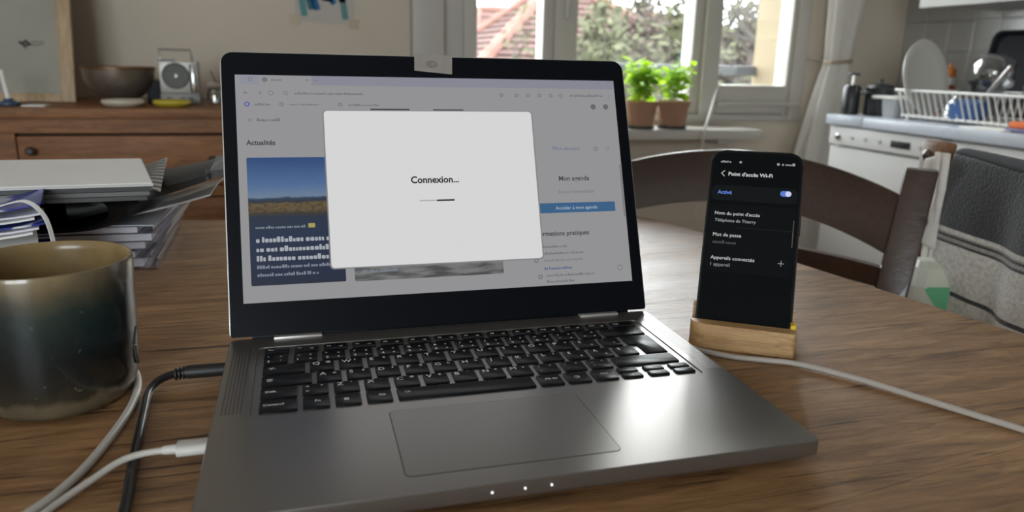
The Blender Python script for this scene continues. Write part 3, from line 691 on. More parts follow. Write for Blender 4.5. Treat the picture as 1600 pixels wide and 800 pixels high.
def psc(name, items, lift, m):
    me = flatmesh([([(x*.001, y*.001) for x, y in it[0]], it[1], it[2]*.001, it[3]*.001) for it in items], 'XZ', .0006 + lift*.00008)
    me.materials.append(m); return link(name, me, pscr)
def ptext(name, s, x, y, w_, m, bold=0):
    V, F_, dx, dy, sx = textw(s, x, y, w_, bold); return psc(name, [([(a*sx, q) for a, q in V], F_, dx, dy)], 2, m)
e_p = emis('phone_text', (.62, .64, .64)); e_p2 = emis('phone_text_dim', (.30, .31, .31)); e_pb = emis('phone_text_blue', (.14, .24, .72))
psc('toggle_card', [rectitem(-34.6, 110.6, 34.6, 124.2, 5)], 1, emis('phone_card', (.0055, .007, .0075)))
psc('list_card', [rectitem(-34.6, 48.5, 34.6, 107.5, 5)], 1, emis('phone_card2', (.003, .004, .0045)))
psc('status_bar', smear(-29.5, 144.4, 8.5, 2.0, R1) + [discitem(-13.2, 145.4, 1.1, 12), discitem(17.3, 145.2, 1.2, 12), discitem(21, 145.0, .9, 12)] + smear(23.0, 144.3, 5.0, 2.0, R1) + [rectitem(28.4, 144.2, 30.6, 146.6)], 2, e_p2)
psc('back_arrow', [strokeitem([(-25.6, 137.2), (-28, 134.8), (-25.6, 132.4)], .55)], 2, e_p)
ptext('title_text', "Point d'accès Wi-Fi", -22.2, 133.0, 35.8, e_p, .08)
ptext('toggle_text', 'Activé', -29.7, 116.4, 11.6, e_pb, .08)
psc('toggle_switch', [rectitem(20.6, 117.0, 29.6, 122.0, 2.45)], 2, emis('toggle_blue', (.10, .20, .62)))
psc('toggle_knob', [discitem(27.0, 119.5, 2.35)], 3, emis('toggle_knob', (.62, .62, .80)))
ptext('setting_name', "Nom du point d'accès", -30.2, 97.9, 36.2, e_p)
ptext('setting_value', 'Téléphone de Thierry', -29.8, 91.8, 33.2, e_p2, .05)
psc('divider', [rectitem(-11.9, 87.2, 33.4, 87.5)], 2, emis('phone_line', (.02, .022, .024)))
ptext('setting_name', 'Mot de passe', -30.1, 79.0, 22.8, e_p)
psc('setting_value', smear(-29.9, 72.6, 19, 2.8, R1), 2, emis('phone_smear', (.06, .062, .064)))
ptext('setting_name', 'Appareils connectés', -30.2, 59.0, 35.0, e_p)
ptext('setting_value', '1 appareil', -29.8, 53.2, 15.4, e_p2)
psc('plus_sign', [strokeitem([(23.4, 59.6), (27.8, 59.6)], .5), strokeitem([(25.6, 57.4), (25.6, 61.8)], .5)], 2, e_p2)
psc('scroll_bar', [rectitem(32.7, 73.5, 33.3, 97, .3)], 2, emis('phone_scroll', (.10, .10, .10)))
st = thing('phone_stand', 'small bamboo phone stand holding the smartphone beside the laptop', 'phone stand', (.22834, -.04624, 0), PY)
SWd = .0815
def stand_poly(y0, y1, r): return rrect(-SWd/2, y0, SWd/2, y1, r, 6)

lip = [(x, y) for x, y in stand_poly(-.0165, .040, .013) if y < .012]
lip = [(-SWd/2, -.0042)] + [(x, y) for x, y in rrect(-SWd/2, -.0165, SWd/2, .04, .012, 6) if y < -.0043] + [(SWd/2, -.0042)]
lip.sort(key=lambda p: math.atan2(p[1]+.0, p[0]))
lipp = [(-SWd/2, -.0042), (-SWd/2, -.0045-.0)] + [( -SWd/2+.012-.012*cos(radians(a)), -.0045-.012*sin(radians(a))) for a in range(10, 91, 10)] + [(SWd/2-.004+.004*sin(radians(a)), -.0165+.004-.004*cos(radians(a))) for a in range(0, 91, 15)] + [(SWd/2, -.0042)]
B().prism(lipp + [(SWd/2, .05), (-SWd/2, .05)], .0003, .0085).bevel(.0005, 1).obj('base_block', m_bamboo, st)
B().prism(lipp, .0085, .0205).bevel(.0005, 1).obj('front_lip', m_bamboo, st)
bk = B(); bk.loft([[(x, .012, .0085), (x, .05, .0085), (x, .05, .020), (x, .024, .027), (x, .0205, .026)] for x in (-SWd/2, SWd/2)]); bk.obj('back_rest', m_bamboo, st, 0)
B().b2(SWd/2-.0045, SWd/2-.0005, -.0040, .004, .0085, .0235).obj('slot_pad', mat('yellow_pad', (.75, .52, .03), .6), st, 0)

# ================================================================== MUG
mug = thing('mug', 'large stoneware mug glazed dark green with a beige rim', 'mug', (-.2669, -.0314, 0))
def mug_mat():
    m, nt, b = newmat('mug_glaze'); L = nt.links
    tc = nt.nodes.new('ShaderNodeTexCoord'); sp = nt.nodes.new('ShaderNodeSeparateXYZ'); L.new(tc.outputs['Object'], sp.inputs[0])
    n1 = noise(nt, vec(nt, (1, 1, .18)), 60, 5, .5); n2 = noise(nt, vec(nt, (1, 1, .6)), 24, 3)
    ad = nt.nodes.new('ShaderNodeMath'); ad.operation = 'MULTIPLY_ADD'; L.new(n1, ad.inputs[0]); ad.inputs[1].default_value = .016; L.new(sp.outputs[2], ad.inputs[2])
    mr = nt.nodes.new('ShaderNodeMapRange'); mr.inputs['From Min'].default_value = 0; mr.inputs['From Max'].default_value = .11; L.new(ad.outputs[0], mr.inputs['Value'])
    r = ramp(nt, [(0, (.13, .11, .072)), (.185, (.12, .10, .066)), (.225, (.034, .030, .021)), (.30, (.017, .017, .015)), (.45, (.008, .011, .013)), (.62, (.011, .024, .025)), (.72, (.022, .036, .033)), (.80, (.075, .070, .050)), (.90, (.20, .155, .09)), (1, (.31, .24, .14))]); L.new(mr.outputs[0], r.inputs[0])
    r2 = ramp(nt, [(.35, (.7, .7, .7)), (.65, (1.25, 1.2, 1.1))]); L.new(n2, r2.inputs[0])
    sp2 = noise(nt, vec(nt), 160, 2); r3 = ramp(nt, [(.70, (0, 0, 0)), (.76, (.3, .3, .3))]); L.new(sp2, r3.inputs[0])
    c = mixc(nt, 1, r.outputs[0], r2.outputs[0], 'MULTIPLY'); c = mixc(nt, r3.outputs[0], c, (.30, .26, .18))
    L.new(c, b.inputs['Base Color']); b.inputs['Roughness'].default_value = .22; b.inputs['Coat Weight'].default_value = .3
    bump(nt, n2, b, .25, .002); return m
prof = [(.034, .0), (.0385, .0012), (.0425, .006), (.0455, .013), (.0472, .022), (.0482, .04), (.0486, .06), (.0492, .08), (.0496, .0915), (.0490, .0937), (.0478, .0940)]
B().lathe(prof, n=72, cap1=False).obj('body', mug_mat(), mug, 60)
B().lathe([(.0478, .0940), (.0466, .0930), (.0460, .088), (.0452, .05), (.043, .014), (.035, .008), (.001, .0075)], n=72, cap0=False).obj('inside', mat('mug_inner_glaze', (.27, .185, .085), .25, var=.22, vscale=28), mug, 60)
B().tube(spline([(.0478*cos(a_), .0478*sin(a_), z_) for a_, z_ in ((-.10, .022), (-.15, .028), (-.17, .036), (-.13, .042), (-.06, .046))], 6), .0013, 8).obj('highlight_bead', mat('highlight_glaze', (.10, .10, .08), .12), mug)  # paler bead modelled in place of a looped highlight on the glaze

# ================================================================== CABLES
def cable(name, label, pts, r, m, cat='cable', n=10): return tag(B().tube(spline(pts, 10), r, n).obj(name, m), label, cat)
pc = thing('power_cable', 'black power cable plugged into the left side of the laptop', 'cable')
def cyl_x(x0, x1, y, z, prof): 
    return B().lathe([(r_, t) for t, r_ in prof], (x0, y, z), 16, Matrix.Rotation(-pi/2, 4, 'Y') if x1 < x0 else Matrix.Rotation(pi/2, 4, 'Y'))
PYk = -.030
cyl_x(-.1652, -.21, PYk, .0095, [(0, .0030), (.001, .0044), (.024, .0046), (.027, .0040)]).obj('plug', m_rubber, pc)
for k_ in range(3):
    B().lathe([(.0036, -.0008), (.0044, -.0004), (.0044, .0004), (.0036, .0008)], (-.1930-k_*.0024, PYk-k_*.0002, .0093-k_*.0003), 14, Matrix.Rotation(pi/2, 4, 'Y')).obj('strain_relief_ring', m_rubber, pc)
B().tube(spline([(-.190, PYk, .0095), (-.200, PYk-.0005, .0088), (-.2085, PYk-.006, .007), (-.2125, -.048, .0045), (-.211, -.073, .003), (-.2075, -.115, .003), (-.2040, -.151, .003), (-.2005, -.188, .003), (-.20, -.25, .003), (-.22, -.40, .003)], 12), .0027, 12).obj('cord', m_bcable, pc)
uc = thing('usb_cable', 'white USB cable plugged into the laptop side and crossing the black cord', 'cable')
UY = -.1415
B().loft([[(x, UY+(y-0)*1, .0105+z) for y, z in rrect(-.0058*s_, -.0032*s_, .0058*s_, .0032*s_, .003*s_, 4)] for x, s_ in ((-.1655, .98), (-.166, 1), (-.1815, 1), (-.182, .94))]).obj('plug', m_offwhite, uc)
B().tube([(-.1815, UY, .0105), (-.1885, UY+.0006, .0102), (-.1895, UY+.0008, .0101)], [.0027, .0025, .0021], 12).obj('strain_relief', m_offwhite, uc)
B().b2(-.1655, -.1625, UY-.004, UY+.004, .0092, .0118).obj('connector', m_chrome, uc, 0)
B().tube(spline([(-.188, UY+.0006, .0102), (-.200, -.1410, .0095), (-.2105, -.1445, .0080), (-.2215, -.155, .0050), (-.2330, -.170, .0030), (-.2420, -.185, .0021), (-.275, -.235, .0021), (-.32, -.33, .0021)], 12), .0019, 12).obj('cord', m_wcable, uc)
cable('charging_cable', 'white cable running out from behind the mug towards the camera', [(-.34, .045, .0026), (-.29, .036, .0026), (-.250, .026, .0026), (-.2315, .002, .0026), (-.2222, -.03, .0026), (-.2205, -.068, .0026), (-.2255, -.116, .0026), (-.2335, -.152, .0024), (-.2470, -.180, .0024), (-.285, -.235, .0024), (-.34, -.34, .0024)], .0025, m_wcable, n=12)
cable('phone_cable', 'grey-white cable trailing from the phone stand across the table to the right', [(.176, -.030, .0022), (.187, -.052, .0022), (.205, -.0705, .0022), (.225, -.083, .0026), (.247, -.098, .0032), (.272, -.131, .0030), (.293, -.168, .0026), (.310, -.199, .0024), (.326, -.228, .0022), (.36, -.30, .0022), (.40, -.42, .0022)], .0022, mat('grey_white_cable', (.46, .42, .38), .42), n=12)

# ================================================================== PAPER STACK (left, behind the mug)
def slab(name, label, poly, z0, z1, m, cat='papers', group=None, smooth=0):
    return tag(B().prism(poly, z0, z1).obj(name, m, None, smooth), label, cat, group)
def rotpoly(cx, cy, w_, d_, a):
    return [(cx + x*cos(a) - y*sin(a), cy + x*sin(a) + y*cos(a)) for x, y in ((-w_/2, -d_/2), (w_/2, -d_/2), (w_/2, d_/2), (-w_/2, d_/2))]
names = ['lowest', 'second', 'third', 'fourth', 'topmost']
z = .0008
for k_ in range(5):
    h_ = (.011, .008, .0085, .009, .0075)[k_]; xr = (-.262, -.268, -.258, -.250, -.262)[k_]; yf = (.288, .280, .284, .278, .272)[k_]; rz_ = (.02, -.03, .04, .0, -.05)[k_]
    t = thing('paper_bundle', '%s bundle of papers in a clear sleeve in the stack behind the mug' % names[k_], 'papers', (xr, yf, z), rz_, 'sleeved paper bundles')
    B().b2(-.215, -.012, .004, .20, .0006, h_-.0008).obj('sheets', m_paper2, t, 0)
    sec_ = [(-.225, 0)] + [(-.004*1, 0)] + [(.004*sin(a_*pi/8), h_/2 - h_/2*cos(a_*pi/8)) for a_ in range(1, 8)] + [(-.004, h_), (-.225, h_)]
    B().loft([[(x, y, q) for x, q in sec_] for y in (0, .205)], False, False, closed=False).obj('sleeve', m_sleeve, t)
    z += h_ + .0008
top_z = z
tag(B().grid(lambda u, v: Vector((-.42 + u*.165, .262 + v*.22, top_z + .001 + .003*sin(u*2.4)*(1-v*.4))), 12, 4).solid(.0012).obj('loose_sheet', mat('bluish_sheet', (.52, .55, .62), .6), None), 'curved bluish white sheet lying on the sleeved bundles', 'paper')
fo = tag(B().grid(lambda u, v: Vector((-.305 + u*.102 + .008*v, .285 + v*.13, top_z + .006 + .023*u**1.25 + .004*sin(pi*v)*u)), 14, 6).solid(.0018).obj('plastic_folder', mat('milky_plastic', (.52, .51, .50), .22, coat=.4), None), 'milky plastic folder curling up at the right end of the stack', 'folder')
# soft black pouch with its open mouth towards the camera
pouch = thing('laptop_pouch', 'soft black pouch squashed under the white booklet, open end forward', 'pouch')
def ellp(cx, cz, rx, rz_, y, n=28, pw=.8): 
    out = []
    for i in range(n):
        a = 2*pi*i/n; c, s = cos(a), sin(a); out.append((cx + rx*math.copysign(abs(c)**pw, c), y, cz + rz_*math.copysign(abs(s)**pw, s)))
    return out
zc = top_z + .0235
B().loft([ellp(-.338, zc, .050, .0165, .232), ellp(-.338, zc, .0525, .0185, .228), ellp(-.338, zc, .055, .0198, .232), ellp(-.337, zc, .0575, .0205, .236), ellp(-.336, zc, .0575, .0205, .242), ellp(-.335, zc, .060, .0215, .246), ellp(-.334, zc, .060, .0215, .252), ellp(-.328, zc, .064, .021, .30), ellp(-.33, zc, .062, .019, .44)], False).obj('rolled_mouth', m_blacksoft, pouch, 60)
B().loft([ellp(-.338, zc, .050, .0165, .232), ellp(-.338, zc, .048, .015, .40)], False).obj('lining', mat('black_lining', (.003, .003, .003), .9, spec=.1), pouch, 60)
fl = B(); rg = []
for u in range(13):
    t_ = u/12; x = -.335 + .135*t_; zc_ = top_z + .022 + .030*t_**1.3; hh = .014*(1-t_*.55); 
    rg.append([(x + .012*0, .275 + .0*t_, zc_-hh), (x, .272, zc_), (x, .278, zc_+hh*.7), (x, .34, zc_+hh), (x + .012*t_, .40, zc_+hh*.6), (x + .012*t_, .41, zc_), (x, .36, zc_-hh)])
fl.loft(rg).obj('flap', m_greysoft, pouch, 60)
xe = -.335 + .135; ze = top_z + .052
B().loft([[(x, y_, q) for x, y_, q in ((xe-.004, .272, ze-.0066), (xe-.004, .272, ze+.0036), (xe-.004, .40, ze+.0036), (xe-.004, .41, ze-.0045))], [(xe+.012, .285, ze-.004), (xe+.012, .285, ze+.003), (xe+.014, .395, ze+.003), (xe+.014, .40, ze-.003)]]).obj('zip_end', mat('pouch_binding', (.12, .125, .13), .4), pouch, 0)
# booklets on top
BZ0 = .0885
QB = [(-.62, .178), (-.36, .190), (-.241, .199), (-.282, .378), (-.64, .372)]
for k_ in range(3):
    pq = [(x+.002*k_-.006, y+.001*k_) for x, y in QB]
    slab('magazine', ['lowest dark magazine under the white booklet', 'middle dark magazine under the white booklet', 'uppermost dark magazine touching the white booklet'][k_], pq, BZ0+k_*.0042, BZ0+k_*.0042+.0038, mat('magazine_edge%d' % k_, ((.05, .05, .05), (.13, .13, .125), (.035, .035, .035))[k_], .5), 'magazine', 'magazines under the booklet')
bk = thing('booklet', 'white booklet lying flat on top of the stack of papers', 'booklet', (0, 0, BZ0+.0128))
B().prism(QB, 0, .0024).obj('pages', mat('booklet_pages', (.55, .54, .52), .7), bk, 0)
B().prism([(x*1.004, y) for x, y in QB], .0025, .0032).obj('cover', m_paper, bk, 0)
# striped curled pages sticking out on the right
mst, nt, b_ = newmat('striped_pages'); wv = nt.nodes.new('ShaderNodeTexWave'); wv.bands_direction = 'Y'; wv.inputs['Scale'].default_value = 15; wv.inputs['Distortion'].default_value = 1.5; wv.inputs['Detail'].default_value = 1
nt.links.new(vec(nt), wv.inputs['Vector']); r_ = ramp(nt, [(.25, (.03, .03, .03)), (.55, (.42, .42, .41))]); nt.links.new(wv.outputs['Fac'], r_.inputs[0]); nt.links.new(r_.outputs[0], b_.inputs['Base Color']); b_.inputs['Roughness'].default_value = .5
tag(B().grid(lambda u, v: Vector((-.300 + u*(.062 - .024*v) ,   .216 + v*.20, BZ0 + .0045 + .0075*max(0, u-.45)/.55 - .006*max(0, u-.8)*(1-v)/.2)), 16, 10).solid(.0015).obj('striped_brochure', mst, None), 'black and white striped brochure curling out from under the white booklet', 'brochure')
# leaflets in front of the pouch at the picture's left edge
def leaflet_mat(nm, seed, base=(.70, .70, .72)):
    m, nt, b = newmat(nm); L = nt.links; f_ = noise(nt, vec(nt, (1, 1.6, 1), (0, 0, seed)), 14, 3, 1.5); r = ramp(nt, [(.48, (.025, .04, .24)), (.54, (.08, .08, .34)), (.58, base), (1, base)]); L.new(f_, r.inputs[0]); L.new(r.outputs[0], b.inputs['Base Color']); b.inputs['Roughness'].default_value = .22; return m
slab('letter_pile', 'pile of letters hidden behind the mug under the blue leaflets', rotpoly(-.395, .150, .15, .10, .05), .0004, .045, m_paper2, 'papers')
def bent(label, name, x0, x1, y0, y1, z0, lift, m, tip=0, group=None, cat='leaflet'):
    return tag(B().grid(lambda u, v: Vector((x0 + (x1-x0)*u - tip*v*u*.5, y0 + (y1-y0)*v + .03*u, z0 + lift*u*u + .0025*sin(5*u+3*v))), 14, 6).solid(.0016).obj(name, m, None), label, cat, group)
bent('glossy blue and white leaflet pointing at the mug rim', 'leaflet', -.47, -.303, .105, .185, .0525, -.003, leaflet_mat('leaflet_print_a', 1), .06, 'leaflets')
bent('plain white leaflet above the lowest blue one', 'leaflet', -.48, -.322, .110, .190, .058, .004, m_paper, .05, 'leaflets')
for k_ in range(5):
    bent('thin white sheet number %s from the top among the fanned leaflets' % ('five', 'four', 'three', 'two', 'one')[k_], 'leaflet', -.48, -.326+.004*(k_ % 3), .112+.003*k_, .19, .066+.0035*k_, .010, (m_paper, m_paper2, leaflet_mat('leaflet_print_%d' % k_, k_*1.3+2))[k_ % 3], .04, 'leaflets')
bent('shiny blue wrapper lying highest at the left edge of the picture', 'leaflet', -.48, -.318, .115, .185, .0845, .016, leaflet_mat('leaflet_print_b', 4.2, (.45, .46, .55)), .03, 'leaflets')
tag(B().grid(lambda u, v: spline([(-.345, .13, .098), (-.325, .128, .102), (-.312, .125, .090), (-.307, .122, .070), (-.3055, .120, .050)], 6)[int(u*24)] + Vector((.002*v, .003*v, .001*v)), 24, 1).solid(.0006).obj('paper_strap', m_paper, None), 'thin white paper strap bending down beside the leaflets', 'strap')

# ================================================================== SIDEBOARD
SBY, SBZ = 1.50, .087
sb = thing('sideboard', 'stained pine sideboard with drawers against the plain wall', 'sideboard', (0, 0, 0))
SX0, SX1 = -1.6, .22
B().b2(SX0-.02, SX1+.02, SBY-.02, 1.98, SBZ-.024, SBZ).bevel(.004).obj('top', m_pine, sb)
B().b2(SX0, SX1, SBY, SBY+.02, .027, SBZ-.024).obj('frieze', m_pine, sb, 0)
B().b2(SX0+.02, SX1-.02, SBY+.03, 1.97, FL+.08, .027).obj('carcass', mat('sideboard_inside', (.05, .025, .012), .8), sb, 0)
for x in (-1.59, -.80, -.02, .18): B().b2(x, x+.038, SBY, SBY+.03, FL, .026).obj('stile', m_pine, sb, 0)
for z0, z1 in ((-.134, -.107), (-.30, -.275), (FL+.06, FL+.12)): B().b2(SX0, SX1, SBY+.002, SBY+.03, z0, z1).obj('rail', m_pine, sb, 0)
for x0, x1 in ((-1.548, -.806), (-.758, -.024)):
    for z0, z1 in ((-.103, .020), (-.271, -.138), (-.63, -.304)):
        d_ = B().b2(x0, x1, SBY-.004, SBY+.02, z0, z1).bevel(.003).obj('drawer' if z0 > -.5 else 'cupboard_door', m_pine, sb)
        if z0 > -.5:
            for xk in ((x0+.03, x1-.30) if z0 > -.2 else (x0+.06, x1-.06)):
                zk = (-.014 if xk < (x0+x1)/2 else -.040) if z0 > -.2 else (z0+z1)/2
                B().lathe([(.006, 0), (.006, .008), (.0105, .014), (.0105, .019), (.006, .023)], (xk, SBY-.004, zk), 18, Matrix.Rotation(pi/2, 4, 'X')).obj('knob', mat('dark_knob', (.03, .022, .018), .4), d_)
# things on the sideboard
bowl = thing('metal_bowl', 'dull metal bowl with a brown rim on the sideboard', 'bowl', (-.563, 1.70, SBZ))
bp = [(.030, .0), (.034, .004), (.034, .010), (.050, .016), (.070, .034), (.084, .060), (.088, .090)]
m_bowl = mat('dull_metal', (.27, .235, .20), .34, .75, var=.12, vscale=18)
B().lathe(bp + [(.085, .090), (.081, .060), (.066, .034), (.045, .019), (.001, .016)], n=48).obj('body', m_bowl, bowl)
B().lathe([(.0865, .087), (.090, .089), (.090, .095), (.0855, .095)], n=48, cap0=False, cap1=False).obj('rim', mat('brown_rim', (.16, .085, .04), .4, .5), bowl)
tag(B().lathe([(.030, .0), (.044, .003), (.050, .010), (.048, .018), (.040, .014), (.001, .006)], (-.530, 1.555, SBZ), 32).obj('saucer', mat('cream_glaze', (.56, .50, .40), .35), None), 'small cream dish in front of the metal bowl', 'dish')
tag(B().lathe([(.030, .0), (.040, .003), (.046, .010), (.044, .017), (.036, .012), (.001, .006)], (-.418, 1.560, SBZ), 32).obj('saucer', mat('yellow_glaze', (.50, .40, .035), .35), None), 'small yellow dish in front of the radio', 'dish')
rad = thing('radio', 'small silver radio with round grey speaker and top handle on the sideboard', 'radio', (-.408, 1.66, SBZ))
B().b2(-.048, .048, -.022, .022, 0, .030).bevel(.003).obj('base', mat('radio_grey', (.24, .235, .22), .5), rad)
B().b2(-.048, .048, -.018, .022, .030, .112).bevel(.003).obj('cabinet', mat('radio_silver', (.36, .345, .32), .35, .4), rad)
B().lathe([(.034, 0), (.034, .004), (.030, .006), (.028, .004), (.001, .005)], (-.008, -.018, .075), 32, Matrix.Rotation(pi/2, 4, 'X')).obj('speaker', mat('speaker_cloth', (.15, .155, .15), .8), rad)
B().lathe([(.005, 0), (.004, .004)], (-.006, -.022, .075), 14, Matrix.Rotation(pi/2, 4, 'X')).obj('speaker_cap', MATS['radio_silver'], rad)
B().lathe([(.009, .034), (.010, .038), (.010, .10), (.008, .104)], (.036, -.022, 0), 18).obj('chrome_column', m_chrome, rad)
B().tube([(-.046, 0, .112), (-.046, 0, .142), (.030, 0, .142), (.034, 0, .112)], .003, 8).obj('handle', m_chrome, rad)
B().b2(-.048, -.01, -.020, .0, .112, .117).obj('tuning_strip', m_darkpot, rad, 0)
for x in (-.028, .005, .024): B().b2(x-.006, x+.006, -.025, -.021, .012, .020).bevel(.001).obj('button', m_darkpot, rad)
tag(B().prism(rrect(-.02, -.03, .02, .03, .006), 0, .06).obj('speaker_box', m_blacksoft, None), 'small black box between the metal bowl and the radio', 'box').location = (-.478, 1.72, SBZ)
jar = thing('glass_jar', 'small glass jar with a dried sprig beside the radio', 'jar', (-.325, 1.68, SBZ))
B().lathe([(.020, 0), (.024, .004), (.024, .03), (.020, .040), (.022, .044), (.0205, .044), (.0185, .040), (.022, .030), (.022, .006), (.001, .005)], n=28).obj('body', m_glass, jar)
B().tube(spline([(.0, 0, .006), (.004, 0, .05), (-.008, 0, .088)], 6), .0016, 6).obj('sprig', mat('dry_stem', (.09, .06, .04), .8), jar)
B().lathe([(.001, .05), (.018, .053), (.022, .058), (.012, .064), (.001, .066)], (-.004, 0, -.006), 16).obj('lid', mat('pinkish_lid', (.45, .38, .33), .5), jar)
# picture leaning on the wall
pic = thing('picture_frame', 'pale wood frame with a pencil sketch leaning against the wall on the sideboard', 'picture', (-.676, 1.72, SBZ)); pic.rotation_euler = (radians(-13), 0, radians(2))
fw = .034; FWd, FHt = .62, .80
B().b2(-fw, 0, -.008, .010, 0, FHt).bevel(.002).obj('frame_side', m_frwood, pic); B().b2(-FWd, -FWd+fw, -.008, .010, 0, FHt).bevel(.002).obj('frame_side', m_frwood, pic)
B().b2(-FWd+fw, -fw, -.008, .010, 0, .022).bevel(.002).obj('frame_bottom', m_frwood, pic); B().b2(-FWd+fw, -fw, -.008, .010, FHt-fw, FHt).bevel(.002).obj('frame_top', m_frwood, pic)
B().b2(-FWd+fw, -fw, 0, .006, .022, FHt-fw).obj('sheet', mat('grey_sheet', (.36, .35, .30), .8, var=.06, vscale=6), pic, 0)
sk = [strokeitem([(-.122, .155), (-.112, .146), (-.100, .150), (-.108, .158), (-.118, .152)], .006), strokeitem([(-.100, .150), (-.085, .148), (-.070, .152)], .002), strokeitem([(-.112, .146), (-.108, .138)], .002), strokeitem([(-.096, .156), (-.066, .157)], .0015)]
me = flatmesh(sk, 'XZ', .0006); me.materials.append(mat('pencil', (.05, .045, .04), .8)); link('sketch', me, pic)
cd = thing('candlestick', 'white candle in a blue holder at the left edge of the picture', 'candle', (-.783, 1.56, SBZ))
B().lathe([(.020, 0), (.024, .003), (.024, .008), (.012, .012), (.010, .018)], n=24).obj('holder', mat('blue_enamel', (.05, .09, .16), .4), cd)
B().tube([(0, 0, .018), (-.008, 0, .085)], [.0055, .005], 12).obj('candle', m_paper, cd)
tag(B().b2(-.05, .0, -.03, .03, 0, .003).obj('white_card', m_paper, None, 0), 'small white card lying on the sideboard under the picture frame', 'card').location = (-.70, 1.565, SBZ)
# child's drawing
drw = thing('childs_drawing', 'child drawing with blue and teal strokes taped to the wall', 'drawing', (-.01, 1.9985, .45)); drw.rotation_euler = (0, radians(3), 0); drw.scale = (1.16, 1, 1.05)
B().b2(-.078, .078, -.0010, 0, -.12, .12).obj('sheet', mat('drawing_paper', (.50, .47, .42), .8), drw, 0)
cols = [((.10, .28, .28), -.058), ((.02, .13, .30), -.026), ((.03, .16, .34), .016), ((.12, .26, .26), .050), ((.03, .14, .22), -.040), ((.25, .06, .16), .004)]
for k_, (c_, x) in enumerate(cols):
    me = flatmesh([strokeitem([(x-.008, .10), (x+.006, .02), (x-.004, -.05), (x+.004, -.098 + .02*(k_ % 3) + (.12 if k_ == 5 else 0))], .017)], 'XZ', .0012); me.materials.append(mat('crayon%d' % k_, c_, .8)); link('crayon_stroke', me, drw)
for x, z_ in ((-.078, -.118), (.078, -.118)): B().b2(x-.014, x+.014, -.0018, -.0011, z_-.014, z_+.014).obj('tape', mat('yellowed_tape', (.48, .40, .28), .4), drw, 0)

# ================================================================== WINDOW SILL PLANTS
def leafy_plant(label, x, y, seed, n_leaf, H_, lean):
    rnd = random.Random(seed); t = thing('potted_herb', label, 'plant', (x, y, .0042), 0, 'potted herbs on the sill')
    B().lathe([(.041, .006), (.044, .010), (.054, .072), (.056, .073), (.060, .094), (.056, .095), (.052, .085)], n=36).obj('pot', m_terra, t)
    B().lathe([(.046, 0), (.050, .002), (.050, .010), (.046, .010), (.045, .005)], n=30).obj('saucer', mat('dark_green_saucer', (.02, .035, .03), .5), t)
    B().lathe([(.0525, .080), (.045, .084), (.001, .086)], n=24, cap0=False).obj('soil', m_soil, t)
    ml = bpy.data.materials.get('herb_leaf')
    if not ml:
        ml, nt, b = newmat('herb_leaf'); f_ = noise(nt, vec(nt), 30, 2); r = ramp(nt, [(.35, (.20, .36, .02)), (.65, (.42, .56, .06))]); nt.links.new(f_, r.inputs[0]); nt.links.new(r.outputs[0], b.inputs['Base Color'])
        b.inputs['Roughness'].default_value = .45; tr = nt.nodes.new('ShaderNodeBsdfTranslucent'); tr.inputs[0].default_value = (.42, .66, .04, 1); mx = nt.nodes.new('ShaderNodeMixShader'); mx.inputs[0].default_value = .55
        nt.links.new(b.outputs[0], mx.inputs[1]); nt.links.new(tr.outputs[0], mx.inputs[2]); nt.links.new(mx.outputs[0], nt.nodes['Material Output'].inputs[0])
    mst_ = mat('herb_stem', (.16, .26, .05), .6)
    leafm = []
    for k in range(3):
        L_ = .034*(.8+.25*k)
        leafm.append(B().grid(lambda u, v: Vector(((v-.5)*2*L_*.38*sin(pi*min(1, u*.92+.06))**.8, u*L_, -.25*L_*u*u + .35*abs(v-.5)*L_*.5)), 5, 4).mesh('leaf', ml, 60))
    ns = 11
    for s_ in range(ns):
        a = 2*pi*s_/ns + rnd.uniform(-.3, .3); rr = rnd.uniform(.006, .034); tip = rnd.uniform(.02, .062)
        p0 = Vector((rr*cos(a), rr*sin(a), .084)); h_ = H_*rnd.uniform(.55, 1); p1 = Vector((tip*cos(a)+lean, tip*sin(a)*.7, .084+h_))
        pts = spline([p0, p0.lerp(p1, .5)+Vector((0, 0, .01)), p1], 5)
        B().tube(pts, .0011, 5).obj('stem', mst_, t)
        for k in range(n_leaf):
            q = pts[min(len(pts)-1, int((.25+.75*k/(n_leaf-1))*(len(pts)-1)))]
            o = link('leaf', leafm[rnd.randrange(3)], t); o.location = q
            o.rotation_euler = (rnd.uniform(-.35, .75), rnd.uniform(-.4, .4), a + k*2.4 + rnd.uniform(-.4, .4)); sc_ = rnd.uniform(.75, 1.25); o.scale = (sc_,)*3
    return t
leafy_plant('bushy bright green herb in a clay pot next to the laptop corner', 1.028, 1.865, 1, 13, .155, -.004)
leafy_plant('airier green herb in a clay pot, the right one of the two on the sill', 1.150, 1.865, 2, 9, .148, .014)
cable('white_cable', 'thin white cable running from the window frame over the sill edge', [(1.388, 1.978, .157), (1.350, 1.930, .118), (1.312, 1.882, .080), (1.274, 1.834, .040), (1.238, 1.789, .004), (1.233, 1.788, -.06), (1.228, 1.788, -.3)], .0042, m_offwhite, 'cable')

